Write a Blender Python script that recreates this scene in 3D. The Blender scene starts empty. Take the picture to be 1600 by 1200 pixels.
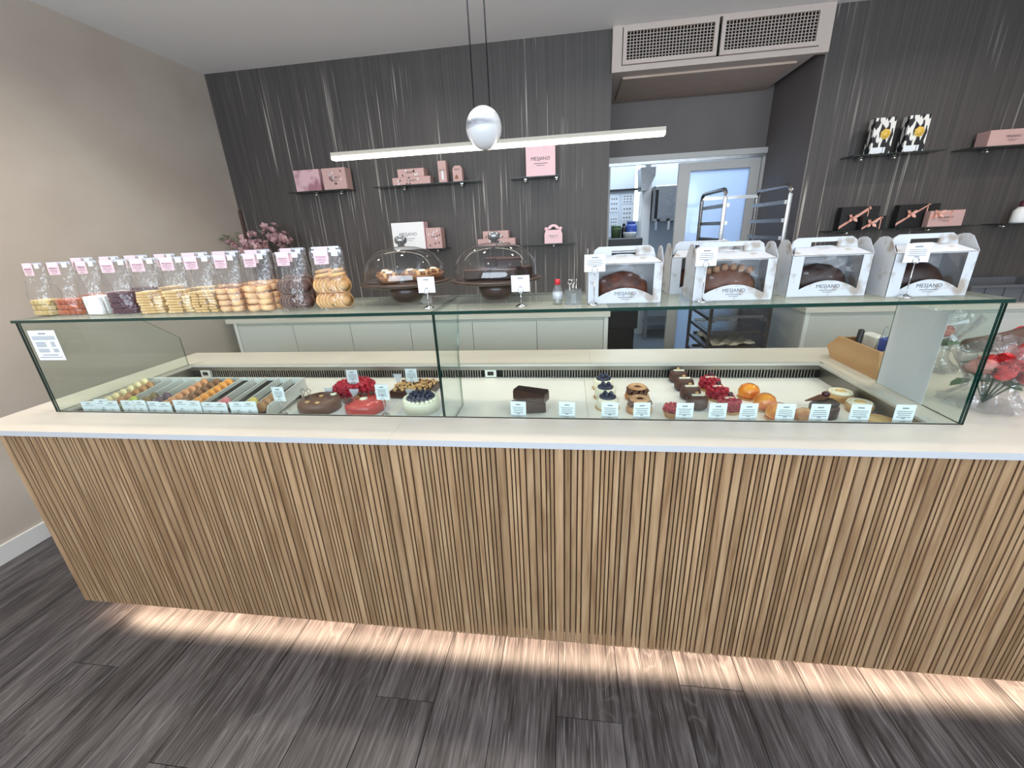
import bpy, math, random
from mathutils import Matrix, Vector
random.seed(7)
S = bpy.context.scene
COL = S.collection
PI = math.pi

# ------------------------------------------------------------------ camera
cam = bpy.data.cameras.new('camera')
cam.sensor_fit = 'HORIZONTAL'; cam.sensor_width = 36
cam.lens = 645.77 * 36 / 1600
cam.clip_start = .02
camo = bpy.data.objects.new('camera', cam); COL.objects.link(camo)
cx = Vector((0.990663, 0.128716, -0.044930)); cd = Vector((0.002827, -0.348887, -0.937161)); cf = Vector((-0.136304, 0.928283, -0.345993))
mw = Matrix.Identity(4)
for i in range(3):
    mw[i][0] = cx[i]; mw[i][1] = -cd[i]; mw[i][2] = -cf[i]
mw[0][3], mw[1][3], mw[2][3] = 0, 0, 1.49
camo.matrix_world = mw
S.camera = camo
S.view_settings.view_transform = 'Standard'
S.view_settings.look = 'None'
S.view_settings.exposure = 0.0
S.view_settings.gamma = 1
S.view_settings.use_curve_mapping = False
cy = S.cycles
cy.max_bounces = 9; cy.diffuse_bounces = 4; cy.glossy_bounces = 4; cy.transmission_bounces = 4; cy.transparent_max_bounces = 28
cy.caustics_reflective = False; cy.caustics_refractive = False; cy.sample_clamp_indirect = 4

# ------------------------------------------------------------------ world and lights
w = bpy.data.worlds.new('daylight'); S.world = w; w.use_nodes = True
w.node_tree.nodes['Background'].inputs[0].default_value = (.78, .88, 1, 1)
w.node_tree.nodes['Background'].inputs[1].default_value = 1.5
def area(name, loc, rot, sx, sy, power, col, spread=PI, shape='RECTANGLE'):
    l = bpy.data.lights.new(name, 'AREA'); l.shape = shape; l.size = sx; l.size_y = sy
    l.energy = power; l.color = col; l.spread = spread
    o = bpy.data.objects.new(name, l); COL.objects.link(o); o.location = loc; o.rotation_euler = rot
    return o
# daylight through the shop window behind the camera
area('window_daylight', (.4, -2.55, 1.8), (PI/2 + .75, 0, 0), 5.4, 1.65, 275, (.75, .875, 1))
# recessed ceiling downlights
for (x, y, p) in [(-1.9, 1.7, 6.5), (-.7, 1.7, 6.5), (.55, 1.75, 6.5), (1.8, 1.7, 6.5), (-1.2, 2.75, 5), (.1, 2.75, 5), (2.5, 2.6, 10),
                  (-2.3, .9, 15), (-.6, .2, 4), (1.4, .2, 4), (3.0, .8, 6)]:
    area('downlight', (x, y, 2.76), (0, 0, 0), .1, .1, p, (1, .9, .78), math.radians(150), 'DISK')
# warm LED tape under the counter, tucked behind the slats
area('counter_led', (.16, 1.1415, .1165), (0, 0, 0), 4.24, .055, 27, (1, .74, .52))
# lamps in the kitchen behind the sliding door
area('kitchen_lamp', (1.0, 5.6, 2.7), (0, 0, 0), 1.6, 1.6, 60, (.72, .85, 1))

# ------------------------------------------------------------------ colours and materials
def lin(c):
    c = c / 255
    return c / 12.92 if c <= .04045 else ((c + .055) / 1.055) ** 2.4
def rgb(r, g, b): return (lin(r), lin(g), lin(b), 1)
def node(nt, t, **k):
    n = nt.nodes.new(t)
    for a, v in k.items(): setattr(n, a, v)
    return n
def M(name, c, rough=.5, metal=0, c2=None, scale=10, stretch=(1, 1, 1), lo=.35, hi=.65, bump=0, bscale=None, coat=0, rnd=0, trans=0, emit=None, estr=0, spec=None, detail=4):
    m = bpy.data.materials.new(name); m.use_nodes = True
    nt = m.node_tree; b = nt.nodes['Principled BSDF']
    b.inputs['Base Color'].default_value = rgb(*c); b.inputs['Roughness'].default_value = rough; b.inputs['Metallic'].default_value = metal
    b.inputs['Coat Weight'].default_value = coat
    if coat: b.inputs['Coat Roughness'].default_value = .05
    if spec is not None: b.inputs['Specular IOR Level'].default_value = spec
    if emit: b.inputs['Emission Color'].default_value = rgb(*emit); b.inputs['Emission Strength'].default_value = estr
    col = None
    if c2 or bump:
        tc = node(nt, 'ShaderNodeTexCoord'); mp = node(nt, 'ShaderNodeMapping'); mp.inputs['Scale'].default_value = stretch
        nt.links.new(tc.outputs['Object'], mp.inputs[0])
        nz = node(nt, 'ShaderNodeTexNoise'); nz.inputs['Scale'].default_value = scale; nz.inputs['Detail'].default_value = detail
        nt.links.new(mp.outputs[0], nz.inputs[0])
        if rnd:
            oi = node(nt, 'ShaderNodeObjectInfo'); ad = node(nt, 'ShaderNodeVectorMath', operation='ADD')
            mu = node(nt, 'ShaderNodeVectorMath', operation='SCALE'); mu.inputs['Scale'].default_value = 40
            cb = node(nt, 'ShaderNodeCombineXYZ')
            for q in range(3): nt.links.new(oi.outputs['Random'], cb.inputs[q])
            nt.links.new(cb.outputs[0], mu.inputs[0]); nt.links.new(mp.outputs[0], ad.inputs[0]); nt.links.new(mu.outputs[0], ad.inputs[1])
            nt.links.new(ad.outputs[0], nz.inputs[0])
        if c2:
            rp = node(nt, 'ShaderNodeValToRGB'); rp.color_ramp.elements[0].position = lo; rp.color_ramp.elements[1].position = hi
            rp.color_ramp.elements[0].color = rgb(*c); rp.color_ramp.elements[1].color = rgb(*c2)
            nt.links.new(nz.outputs['Fac'], rp.inputs[0]); col = rp.outputs[0]
        if bump:
            bp = node(nt, 'ShaderNodeBump'); bp.inputs['Strength'].default_value = bump; bp.inputs['Distance'].default_value = .01
            src = nz
            if bscale:
                src = node(nt, 'ShaderNodeTexNoise'); src.inputs['Scale'].default_value = bscale; nt.links.new(mp.outputs[0], src.inputs[0])
            nt.links.new(src.outputs['Fac'], bp.inputs['Height']); nt.links.new(bp.outputs[0], b.inputs['Normal'])
    if rnd:
        oi = node(nt, 'ShaderNodeObjectInfo'); mr = node(nt, 'ShaderNodeMapRange'); mr.inputs['To Min'].default_value = 1 - rnd; mr.inputs['To Max'].default_value = 1 + rnd
        nt.links.new(oi.outputs['Random'], mr.inputs[0])
        hs = node(nt, 'ShaderNodeHueSaturation'); nt.links.new(mr.outputs[0], hs.inputs['Value'])
        if col: nt.links.new(col, hs.inputs['Color'])
        else: hs.inputs['Color'].default_value = rgb(*c)
        col = hs.outputs[0]
    if col: nt.links.new(col, b.inputs['Base Color'])
    return m
def GL(name, tint, f0=.04, rough=0.0, bump=0, bscale=20, alpha=0.0, acol=(255, 255, 255), stretch=(1, 1, 1), gmax=.9):
    """thin clear sheet: transmits straight through, mirrors more at grazing angles"""
    m = bpy.data.materials.new(name); m.use_nodes = True; nt = m.node_tree; nt.nodes.clear()
    out = node(nt, 'ShaderNodeOutputMaterial'); tr = node(nt, 'ShaderNodeBsdfTransparent'); tr.inputs[0].default_value = rgb(*tint)
    gl = node(nt, 'ShaderNodeBsdfGlossy'); gl.inputs['Roughness'].default_value = rough
    lw = node(nt, 'ShaderNodeLayerWeight'); lw.inputs[0].default_value = .5
    pw = node(nt, 'ShaderNodeMath', operation='POWER'); pw.inputs[1].default_value = 5
    ma = node(nt, 'ShaderNodeMath', operation='MULTIPLY_ADD'); ma.inputs[1].default_value = gmax - f0; ma.inputs[2].default_value = f0
    nt.links.new(lw.outputs['Facing'], pw.inputs[0]); nt.links.new(pw.outputs[0], ma.inputs[0])
    mx = node(nt, 'ShaderNodeMixShader'); nt.links.new(ma.outputs[0], mx.inputs[0]); nt.links.new(tr.outputs[0], mx.inputs[1]); nt.links.new(gl.outputs[0], mx.inputs[2])
    last = mx
    if alpha:
        df = node(nt, 'ShaderNodeBsdfDiffuse'); df.inputs[0].default_value = rgb(*acol)
        m2 = node(nt, 'ShaderNodeMixShader'); m2.inputs[0].default_value = alpha
        nt.links.new(mx.outputs[0], m2.inputs[1]); nt.links.new(df.outputs[0], m2.inputs[2]); last = m2
    if bump:
        tc = node(nt, 'ShaderNodeTexCoord'); mp = node(nt, 'ShaderNodeMapping'); mp.inputs['Scale'].default_value = stretch
        nz = node(nt, 'ShaderNodeTexNoise'); nz.inputs['Scale'].default_value = bscale; nz.inputs['Detail'].default_value = 3
        bp = node(nt, 'ShaderNodeBump'); bp.inputs['Strength'].default_value = bump; bp.inputs['Distance'].default_value = .02
        nt.links.new(tc.outputs['Object'], mp.inputs[0]); nt.links.new(mp.outputs[0], nz.inputs[0]); nt.links.new(nz.outputs['Fac'], bp.inputs['Height'])
        nt.links.new(bp.outputs[0], gl.inputs['Normal'])
    nt.links.new(last.outputs[0], out.inputs[0])
    return m

MT = {}
MT['plaster'] = M('plaster', (186, 173, 160), .75, c2=(204, 193, 180), scale=1.3, stretch=(1, 1, 1.4), lo=.3, hi=.7, bump=.08, bscale=14, detail=6)
MT['white_paint'] = M('white_paint', (226, 224, 220), .55)
MT['ceiling'] = M('ceiling_paint', (246, 246, 248), .8)
MT['recess'] = M('recess_paint', (112, 105, 103), .7, c2=(120, 113, 110), scale=2)
MT['bulkhead'] = M('bulkhead_paint', (196, 181, 172), .6)
MT['panel_wood'] = M('panel_laminate', (186, 164, 148), .5, c2=(196, 176, 160), scale=6, stretch=(1, 8, 8))
MT['stone'] = M('stone_top', (220, 213, 201), .32, c2=(204, 197, 184), scale=2.2, stretch=(.7, 1.6, 1), lo=.35, hi=.7, detail=6)
MT['stone_edge'] = M('stone_edge', (186, 188, 192), .4)
MT['shelfedge'] = M('shelf_edge', (36, 44, 42), .3)
MT['groove_shade'] = M('shaded_groove_wood', (108, 80, 55), .8)  # dark brown with the shade of the slat gaps put into the colour
MT['edge2'] = GL('polished_edge', (150, 170, 160), .12)
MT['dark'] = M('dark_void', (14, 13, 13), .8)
MT['black'] = M('black_plastic', (20, 20, 22), .4)
MT['steel'] = M('brushed_steel', (178, 178, 178), .32, 1, c2=(150, 150, 150), scale=20, stretch=(1, 1, 12))
MT['dsteel'] = M('well_steel', (150, 146, 140), .38, 1)
MT['chrome'] = M('chrome', (225, 225, 225), .08, 1)
MT['alu'] = M('anodised_rim', (206, 204, 198), .4, .3)
MT['deck'] = M('deck_white', (246, 244, 238), .3)
MT['white'] = M('white_lacquer', (226, 226, 220), .35)
MT['offwhite'] = M('cabinet_front', (206, 206, 198), .4)
MT['card'] = M('white_card', (224, 228, 232), .6)
MT['paper'] = M('grey_paper', (212, 215, 222), .6)
MT['inkd'] = M('logo_ink', (84, 86, 94), .6)
MT['ink'] = M('grey_ink', (112, 116, 122), .6)
MT['darkink'] = M('dark_ink', (60, 50, 56), .6)
MT['pinkbox'] = M('pink_card', (196, 160, 155), .55)
MT['pinkpat'] = M('pink_pattern', (206, 160, 158), .5, c2=(178, 130, 134), scale=14, lo=.45, hi=.6)
MT['pinkmarb'] = M('pink_marble_card', (214, 176, 182), .45, c2=(160, 112, 124), scale=11, lo=.42, hi=.62, detail=2)
MT['pinklabel'] = M('pink_paper', (238, 200, 206), .6)
MT['pinkink'] = M('mauve_ink', (128, 84, 110), .6)
MT['ribbon'] = M('rose_ribbon', (216, 158, 140), .35)
MT['whitebox'] = M('white_box_card', (236, 236, 236), .5)
MT['cakecard'] = M('printed_box_card', (188, 191, 195), .5, c2=(150, 139, 128), scale=17, lo=.57, hi=.68, detail=2)
MT['bw'] = M('black_white_print', (228, 226, 220), .5, c2=(24, 24, 28), scale=36, stretch=(1, 1, .4), lo=.5, hi=.53, detail=1.5)
MT['gold'] = M('yellow_print', (226, 186, 84), .5)
MT['walnut'] = M('walnut', (46, 31, 24), .45, c2=(72, 51, 39), scale=9, stretch=(1, 1, 7), coat=.3)
MT['bamboo'] = M('bamboo', (196, 156, 112), .5, c2=(178, 136, 94), scale=12, stretch=(1, .12, 1))
MT['clip'] = GL('clip_film', (235, 238, 242), .1, .15, alpha=.45, acol=(235, 238, 245))
MT['dome'] = GL('dome_glass', (250, 250, 250), .07)
MT['knob'] = M('clear_knob', (150, 152, 154), .04, .8)
MT['pane'] = GL('pane_glass', (249, 253, 251), .035)
MT['toppane'] = GL('lightened_pane_glass', (247, 252, 249), .035, alpha=.2, acol=(222, 228, 214), gmax=.5)  # pale diffuse haze mixed in, painting light onto the top panes
MT['edge'] = M('glass_edge', (13, 50, 44), .12, 0, spec=.6)
MT['film'] = GL('bag_film', (252, 252, 252), .05, .07, bump=1.0, bscale=30, alpha=.02, acol=(245, 245, 250), stretch=(1, 1, .5))
MT['wrap'] = GL('bouquet_film', (240, 240, 242), .13, .08, bump=1.0, bscale=26, alpha=.03, acol=(240, 240, 245))
MT['winfilm'] = GL('window_film', (240, 240, 240), .03, .06, bump=.25, bscale=8)
MT['choc'] = M('chocolate', (74, 44, 34), .35, c2=(60, 34, 26), scale=30)
MT['milk'] = M('milk_chocolate', (112, 74, 58), .35)
MT['dchoc'] = M('dark_chocolate', (46, 29, 25), .5, spec=.25)
MT['cocoa'] = M('cocoa_glaze', (82, 52, 44), .5)
MT['red'] = M('raspberry', (190, 22, 52), .3, c2=(150, 14, 40), scale=40, coat=.3)
MT['redglaze'] = M('red_glaze', (206, 68, 66), .2, coat=.6)
MT['cream'] = M('cream', (242, 236, 214), .5)
MT['tartcrust'] = M('tart_crust', (146, 98, 62), .7, c2=(166, 116, 76), scale=40)
MT['biscuit'] = M('biscuit', (196, 146, 92), .7, c2=(214, 172, 116), scale=40)
MT['pale'] = M('pale_shortbread', (226, 196, 140), .7, c2=(206, 168, 106), scale=30)
MT['paletop'] = M('shortbread_top', (246, 226, 182), .7)
MT['swirl'] = M('glazed_bun', (190, 120, 74), .45, c2=(226, 190, 142), scale=22)
MT['tan'] = M('tan_cookie', (206, 152, 92), .65, c2=(222, 176, 118), scale=30)
MT['choccookie'] = M('chocolate_cookie', (84, 54, 46), .6, c2=(104, 74, 66), scale=40)
MT['cookrim'] = M('cookie_rim', (112, 86, 74), .7)
MT['nut'] = M('roasted_nut', (222, 186, 132), .6, c2=(196, 150, 98), scale=60)
MT['nutdark'] = M('caramel_nut', (132, 86, 52), .5)
MT['berry'] = M('blueberry', (34, 36, 54), .4, c2=(60, 66, 92), scale=40)
MT['orange'] = M('mango_glaze', (246, 168, 50), .12, c2=(226, 92, 40), scale=14, coat=.8)
MT['gum'] = M('pale_gum_candy', (206, 184, 128), .5, c2=(188, 160, 100), scale=20)
MT['gumo'] = M('amber_candy', (188, 104, 62), .4, c2=(160, 78, 46), scale=20)
MT['nougat'] = M('white_nougat', (240, 240, 236), .6, c2=(200, 200, 190), scale=34, lo=.55, hi=.7)
MT['jelly'] = M('dark_fruit_jelly', (86, 30, 40), .35, c2=(62, 34, 52), scale=14)
MT['petal'] = M('blossom_petal', (206, 172, 172), .6, c2=(184, 138, 144), scale=30)
MT['rose'] = M('rose_petal', (190, 32, 44), .5, c2=(220, 84, 82), scale=24)
MT['rosep'] = M('peach_rose_petal', (226, 150, 136), .5, c2=(214, 116, 104), scale=14)
MT['leaf'] = M('leaf_green', (64, 96, 62), .5)
MT['dleaf'] = M('sage_leaf', (104, 108, 88), .6)
MT['twig'] = M('twig', (58, 40, 32), .7)
MT['kraft'] = M('brown_wrap', (84, 62, 54), .6)
MT['frost'] = M('frosted', (235, 240, 250), .4)
MT['door_frame'] = M('door_frame_paint', (196, 194, 190), .45)
MT['kwall'] = M('kitchen_wall', (206, 214, 222), .6)
MT['kfloor'] = M('kitchen_floor', (120, 128, 138), .35, c2=(104, 110, 120), scale=30)
MT['parch'] = M('parchment', (224, 212, 188), .7)
MT['grey'] = M('grey_crate_plastic', (92, 94, 98), .5)
MT['blue'] = M('blue_plastic', (52, 78, 152), .4)
MT['pinkp'] = M('pink_plastic', (206, 130, 150), .4)
MT['green'] = M('green_plastic', (96, 116, 80), .5)
MT['capred'] = M('red_cap', (196, 40, 48), .3)
MT['rubber'] = M('rubber', (36, 36, 38), .7)
MT['clearp'] = GL('clear_acrylic', (226, 228, 226), .09, alpha=.12, acol=(200, 200, 200))
MT['shelfglass'] = GL('shelf_glass', (206, 216, 212), .1)
MT['led'] = M('led_diffuser', (255, 250, 240), .5, emit=(255, 246, 230), estr=5)
MT['ledwarm'] = M('led_strip', (255, 220, 180), .5, emit=(255, 214, 176), estr=1)
MT['lampbody'] = M('lamp_body', (158, 150, 136), .5)
MT['skywin'] = M('bright_window', (255, 255, 255), .5, emit=(245, 250, 255), estr=1.6)
MT['sock'] = M('grey_cloth', (170, 168, 164), .9)
# marble
MT['marble'] = M('marble', (206, 207, 210), .25, c2=(120, 122, 132), scale=8, stretch=(.5, .5, 3), lo=.55, hi=.68, detail=8)
# frosted door glass
def frosted():
    m = bpy.data.materials.new('frosted_pane'); m.use_nodes = True; nt = m.node_tree; nt.nodes.clear()
    o = node(nt, 'ShaderNodeOutputMaterial'); t = node(nt, 'ShaderNodeBsdfTranslucent'); t.inputs[0].default_value = rgb(225, 235, 250)
    g = node(nt, 'ShaderNodeBsdfGlossy'); g.inputs['Roughness'].default_value = .1
    x = node(nt, 'ShaderNodeMixShader'); x.inputs[0].default_value = .06
    nt.links.new(t.outputs[0], x.inputs[1]); nt.links.new(g.outputs[0], x.inputs[2]); nt.links.new(x.outputs[0], o.inputs[0]); return m
MT['frosted'] = frosted()
# wallpaper: dark brown-grey with fine vertical grain and pale brushed streaks
def wallpaper():
    m = bpy.data.materials.new('streaked_wallpaper'); m.use_nodes = True; nt = m.node_tree; b = nt.nodes['Principled BSDF']
    b.inputs['Roughness'].default_value = .55
    tc = node(nt, 'ShaderNodeTexCoord')
    def nz(sc, st, det=3):
        mp = node(nt, 'ShaderNodeMapping'); mp.inputs['Scale'].default_value = st; nt.links.new(tc.outputs['Object'], mp.inputs[0])
        n = node(nt, 'ShaderNodeTexNoise'); n.inputs['Scale'].default_value = sc; n.inputs['Detail'].default_value = det
        nt.links.new(mp.outputs[0], n.inputs[0]); return n.outputs['Fac']
    def ramp(f, a, bb, c0, c1):
        r = node(nt, 'ShaderNodeValToRGB'); r.color_ramp.elements[0].position = a; r.color_ramp.elements[1].position = bb
        r.color_ramp.elements[0].color = c0; r.color_ramp.elements[1].color = c1; nt.links.new(f, r.inputs[0]); return r.outputs[0]
    base = ramp(nz(1, (130, 1, .9), 4), .3, .7, rgb(62, 58, 57), rgb(82, 77, 74))
    streak = ramp(nz(1, (75, 1, 1.0), 2), .61, .71, (0, 0, 0, 1), (1, 1, 1, 1))
    patch = ramp(nz(1, (1.8, 1, 1.3), 1), .45, .6, (0, 0, 0, 1), (1, 1, 1, 1))
    mul = node(nt, 'ShaderNodeMath', operation='MULTIPLY'); nt.links.new(streak, mul.inputs[0]); nt.links.new(patch, mul.inputs[1])
    mul2 = node(nt, 'ShaderNodeMath', operation='MULTIPLY'); mul2.inputs[1].default_value = .8; nt.links.new(mul.outputs[0], mul2.inputs[0])
    mx = node(nt, 'ShaderNodeMix', data_type='RGBA'); nt.links.new(mul2.outputs[0], mx.inputs[0]); nt.links.new(base, mx.inputs[6]); mx.inputs[7].default_value = rgb(190, 182, 172)
    nt.links.new(mx.outputs[2], b.inputs['Base Color']); return m
MT['wallpaper'] = wallpaper()
# wood with grain along one axis, tone and grain offset from the object's random number
def wood(name, cols, along, rough, rnd, fine, coat=0, bump=.15, streak=None):
    m = bpy.data.materials.new(name); m.use_nodes = True; nt = m.node_tree; b = nt.nodes['Principled BSDF']; b.inputs['Roughness'].default_value = rough
    b.inputs['Coat Weight'].default_value = coat
    ge = node(nt, 'ShaderNodeNewGeometry'); oi = node(nt, 'ShaderNodeObjectInfo')
    cb = node(nt, 'ShaderNodeCombineXYZ'); 
    for q in range(3): nt.links.new(oi.outputs['Random'], cb.inputs[q])
    sc = node(nt, 'ShaderNodeVectorMath', operation='SCALE'); sc.inputs['Scale'].default_value = 53; nt.links.new(cb.outputs[0], sc.inputs[0])
    ad = node(nt, 'ShaderNodeVectorMath', operation='ADD'); nt.links.new(ge.outputs['Position'], ad.inputs[0]); nt.links.new(sc.outputs[0], ad.inputs[1])
    def nz(k, det, asp, dist=0):
        st = [k] * 3; st['XYZ'.index(along)] = k / asp
        mp = node(nt, 'ShaderNodeMapping'); mp.inputs['Scale'].default_value = st; nt.links.new(ad.outputs[0], mp.inputs[0])
        n = node(nt, 'ShaderNodeTexNoise'); n.inputs['Scale'].default_value = 1; n.inputs['Detail'].default_value = det; n.inputs['Distortion'].default_value = dist
        nt.links.new(mp.outputs[0], n.inputs[0]); return n.outputs['Fac']
    big = nz(fine * .12, 3, 7, .8); small = nz(fine, 5, 22, .2)
    mixn = node(nt, 'ShaderNodeMath', operation='MULTIPLY_ADD'); mixn.inputs[1].default_value = .5
    h = node(nt, 'ShaderNodeMath', operation='MULTIPLY'); h.inputs[1].default_value = .5; nt.links.new(big, h.inputs[0])
    nt.links.new(small, mixn.inputs[0]); nt.links.new(h.outputs[0], mixn.inputs[2])
    rp = node(nt, 'ShaderNodeValToRGB'); rp.color_ramp.elements[0].position = .36; rp.color_ramp.elements[1].position = .66
    rp.color_ramp.elements[0].color = rgb(*cols[0]); rp.color_ramp.elements[1].color = rgb(*cols[2]); e = rp.color_ramp.elements.new(.5); e.color = rgb(*cols[1])
    nt.links.new(mixn.outputs[0], rp.inputs[0])
    last = rp.outputs[0]
    if streak:   # pale open pores
        st = nz(fine * 2.2, 2, 40, .1)
        r2 = node(nt, 'ShaderNodeValToRGB'); r2.color_ramp.elements[0].position = .6; r2.color_ramp.elements[1].position = .72
        nt.links.new(st, r2.inputs[0]); ml = node(nt, 'ShaderNodeMath', operation='MULTIPLY'); ml.inputs[1].default_value = .55; nt.links.new(r2.outputs[0], ml.inputs[0])
        mx = node(nt, 'ShaderNodeMix', data_type='RGBA'); nt.links.new(ml.outputs[0], mx.inputs[0]); nt.links.new(last, mx.inputs[6]); mx.inputs[7].default_value = rgb(*streak); last = mx.outputs[2]
    if streak:   # cathedral figure: contour lines of a long slow noise
        fg = nz(9, 1.5, 5, .3); k1 = node(nt, 'ShaderNodeMath', operation='MULTIPLY'); k1.inputs[1].default_value = 110; nt.links.new(fg, k1.inputs[0])
        k2 = node(nt, 'ShaderNodeMath', operation='SINE'); nt.links.new(k1.outputs[0], k2.inputs[0])
        r3 = node(nt, 'ShaderNodeValToRGB'); r3.color_ramp.elements[0].position = .55; r3.color_ramp.elements[1].position = 1.0; nt.links.new(k2.outputs[0], r3.inputs[0])
        ar = nz(3.1, 1, 2.5); r4 = node(nt, 'ShaderNodeValToRGB'); r4.color_ramp.elements[0].position = .48; r4.color_ramp.elements[1].position = .62; nt.links.new(ar, r4.inputs[0])
        k3 = node(nt, 'ShaderNodeMath', operation='MULTIPLY'); nt.links.new(r3.outputs[0], k3.inputs[0]); nt.links.new(r4.outputs[0], k3.inputs[1])
        k4 = node(nt, 'ShaderNodeMath', operation='MULTIPLY'); k4.inputs[1].default_value = .16; nt.links.new(k3.outputs[0], k4.inputs[0])
        mx = node(nt, 'ShaderNodeMix', data_type='RGBA'); nt.links.new(k4.outputs[0], mx.inputs[0]); nt.links.new(last, mx.inputs[6]); mx.inputs[7].default_value = rgb(*streak); last = mx.outputs[2]
    mr = node(nt, 'ShaderNodeMapRange'); mr.inputs['To Min'].default_value = 1 - rnd; mr.inputs['To Max'].default_value = 1 + rnd; nt.links.new(oi.outputs['Random'], mr.inputs[0])
    hs = node(nt, 'ShaderNodeHueSaturation'); nt.links.new(mr.outputs[0], hs.inputs['Value']); nt.links.new(last, hs.inputs['Color'])
    nt.links.new(hs.outputs[0], b.inputs['Base Color'])
    bp = node(nt, 'ShaderNodeBump'); bp.inputs['Strength'].default_value = bump; bp.inputs['Distance'].default_value = .003; nt.links.new(small, bp.inputs['Height']); nt.links.new(bp.outputs[0], b.inputs['Normal'])
    return m
MT['plank'] = wood('grey_oak_plank', [(34, 31, 32), (69, 64, 65), (102, 97, 97)], 'Y', .4, .13, 130, streak=(142, 139, 140))
MT['slat'] = wood('oak_slat', [(124, 94, 64), (158, 127, 94), (178, 149, 115)], 'Z', .4, .16, 110)

# ------------------------------------------------------------------ mesh helpers
class B:
    def __init__(s): s.v = []; s.f = []; s.m = []; s.s = []
    def add(s, vs, fs, mi=0, sm=False):
        o = len(s.v); s.v += [tuple(x) for x in vs]
        for f in fs: s.f.append(tuple(i + o for i in f)); s.m.append(mi); s.s.append(sm)
        return s
    def box(s, x0, x1, y0, y1, z0, z1, mi=0):
        return s.add([(x0, y0, z0), (x1, y0, z0), (x1, y1, z0), (x0, y1, z0), (x0, y0, z1), (x1, y0, z1), (x1, y1, z1), (x0, y1, z1)],
                     [(0, 3, 2, 1), (4, 5, 6, 7), (0, 1, 5, 4), (1, 2, 6, 5), (2, 3, 7, 6), (3, 0, 4, 7)], mi)
    def rbox(s, x0, x1, y0, y1, z0, z1, r, mi=0):
        """box with chamfered edges"""
        vs = []; 
        for (zz, ins) in ((z0, r), (z0 + r, 0), (z1 - r, 0), (z1, r)):
            a, b, c, d = x0 + ins, x1 - ins, y0 + ins, y1 - ins
            q = r * .7
            vs += [(a + q, c, zz), (b - q, c, zz), (b, c + q, zz), (b, d - q, zz), (b - q, d, zz), (a + q, d, zz), (a, d - q, zz), (a, c + q, zz)]
        fs = [tuple(reversed(range(8))), tuple(range(24, 32))]
        for k in range(3):
            for i in range(8): fs.append((k * 8 + i, k * 8 + (i + 1) % 8, k * 8 + 8 + (i + 1) % 8, k * 8 + 8 + i))
        return s.add(vs, fs, mi)
    def prism(s, poly, ax, a, b, mi=0):
        """poly in the plane across axis ax: X->(y,z), Y->(x,z), Z->(x,y)"""
        def P(u, v, t): return {'X': (t, u, v), 'Y': (u, t, v), 'Z': (u, v, t)}[ax]
        n = len(poly); vs = [P(u, v, a) for u, v in poly] + [P(u, v, b) for u, v in poly]
        fs = [tuple(range(n)), tuple(reversed(range(n, 2 * n)))] + [(i, i + n, (i + 1) % n + n, (i + 1) % n) for i in range(n)]
        return s.add(vs, fs, mi)
    def lathe(s, prof, n=24, c=(0, 0, 0), mi=0, sm=True, sx=1, sy=1, ph=0):
        vs = []; fs = []
        for r, z in prof:
            for i in range(n):
                t = 2 * PI * i / n + ph; vs.append((c[0] + r * sx * math.cos(t), c[1] + r * sy * math.sin(t), c[2] + z))
        for k in range(len(prof) - 1):
            for i in range(n):
                j = (i + 1) % n; fs.append((k * n + i, k * n + j, k * n + n + j, k * n + n + i))
        if prof[0][0] > 1e-5: fs.append(tuple(reversed(range(n))))
        if prof[-1][0] > 1e-5: fs.append(tuple(range((len(prof) - 1) * n, len(prof) * n)))
        return s.add(vs, fs, mi, sm)
    def tube(s, pts, r, n=6, mi=0, closed=False):
        pts = [Vector(p) for p in pts]; vs = []; fs = []; N = len(pts)
        for k, p in enumerate(pts):
            a = pts[(k - 1) % N] if closed or k > 0 else p; b = pts[(k + 1) % N] if closed or k < N - 1 else p
            d = (b - a).normalized(); u = d.cross(Vector((0, 0, 1)))
            if u.length < .1: u = d.cross(Vector((0, 1, 0)))
            u.normalize(); v = d.cross(u)
            rr = r[k] if isinstance(r, (list, tuple)) else r
            for i in range(n):
                t = 2 * PI * i / n; vs.append(p + (u * math.cos(t) + v * math.sin(t)) * rr)
        for k in range(N if closed else N - 1):
            for i in range(n):
                j = (i + 1) % n; q = (k + 1) % N
                fs.append((k * n + i, k * n + j, q * n + j, q * n + i))
        if not closed: fs += [tuple(reversed(range(n))), tuple(range((N - 1) * n, N * n))]
        return s.add(vs, fs, mi, True)
    def ball(s, c, r, n=10, m=6, mi=0):
        rx, ry, rz = r if isinstance(r, tuple) else (r, r, r)
        vs = [(c[0], c[1], c[2] - rz)]; fs = []
        for k in range(1, m):
            a = -PI / 2 + PI * k / m
            for i in range(n): t = 2 * PI * i / n; vs.append((c[0] + rx * math.cos(a) * math.cos(t), c[1] + ry * math.cos(a) * math.sin(t), c[2] + rz * math.sin(a)))
        vs.append((c[0], c[1], c[2] + rz)); L = len(vs) - 1
        for i in range(n): fs.append((0, 1 + (i + 1) % n, 1 + i)); fs.append((L, L - n + i, L - n + (i + 1) % n))
        for k in range(m - 2):
            for i in range(n): j = (i + 1) % n; fs.append((1 + k * n + i, 1 + k * n + j, 1 + k * n + n + j, 1 + k * n + n + i))
        return s.add(vs, fs, mi, True)
    def xf(s, mat, i0=0):
        for i in range(i0, len(s.v)): s.v[i] = tuple(mat @ Vector(s.v[i]))
        return s
    def mesh(s, name, mats):
        me = bpy.data.meshes.new(name); me.from_pydata(s.v, [], s.f)
        for m in mats: me.materials.append(MT[m] if isinstance(m, str) else m)
        me.polygons.foreach_set('material_index', s.m); me.polygons.foreach_set('use_smooth', s.s); me.update()
        return me
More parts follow.
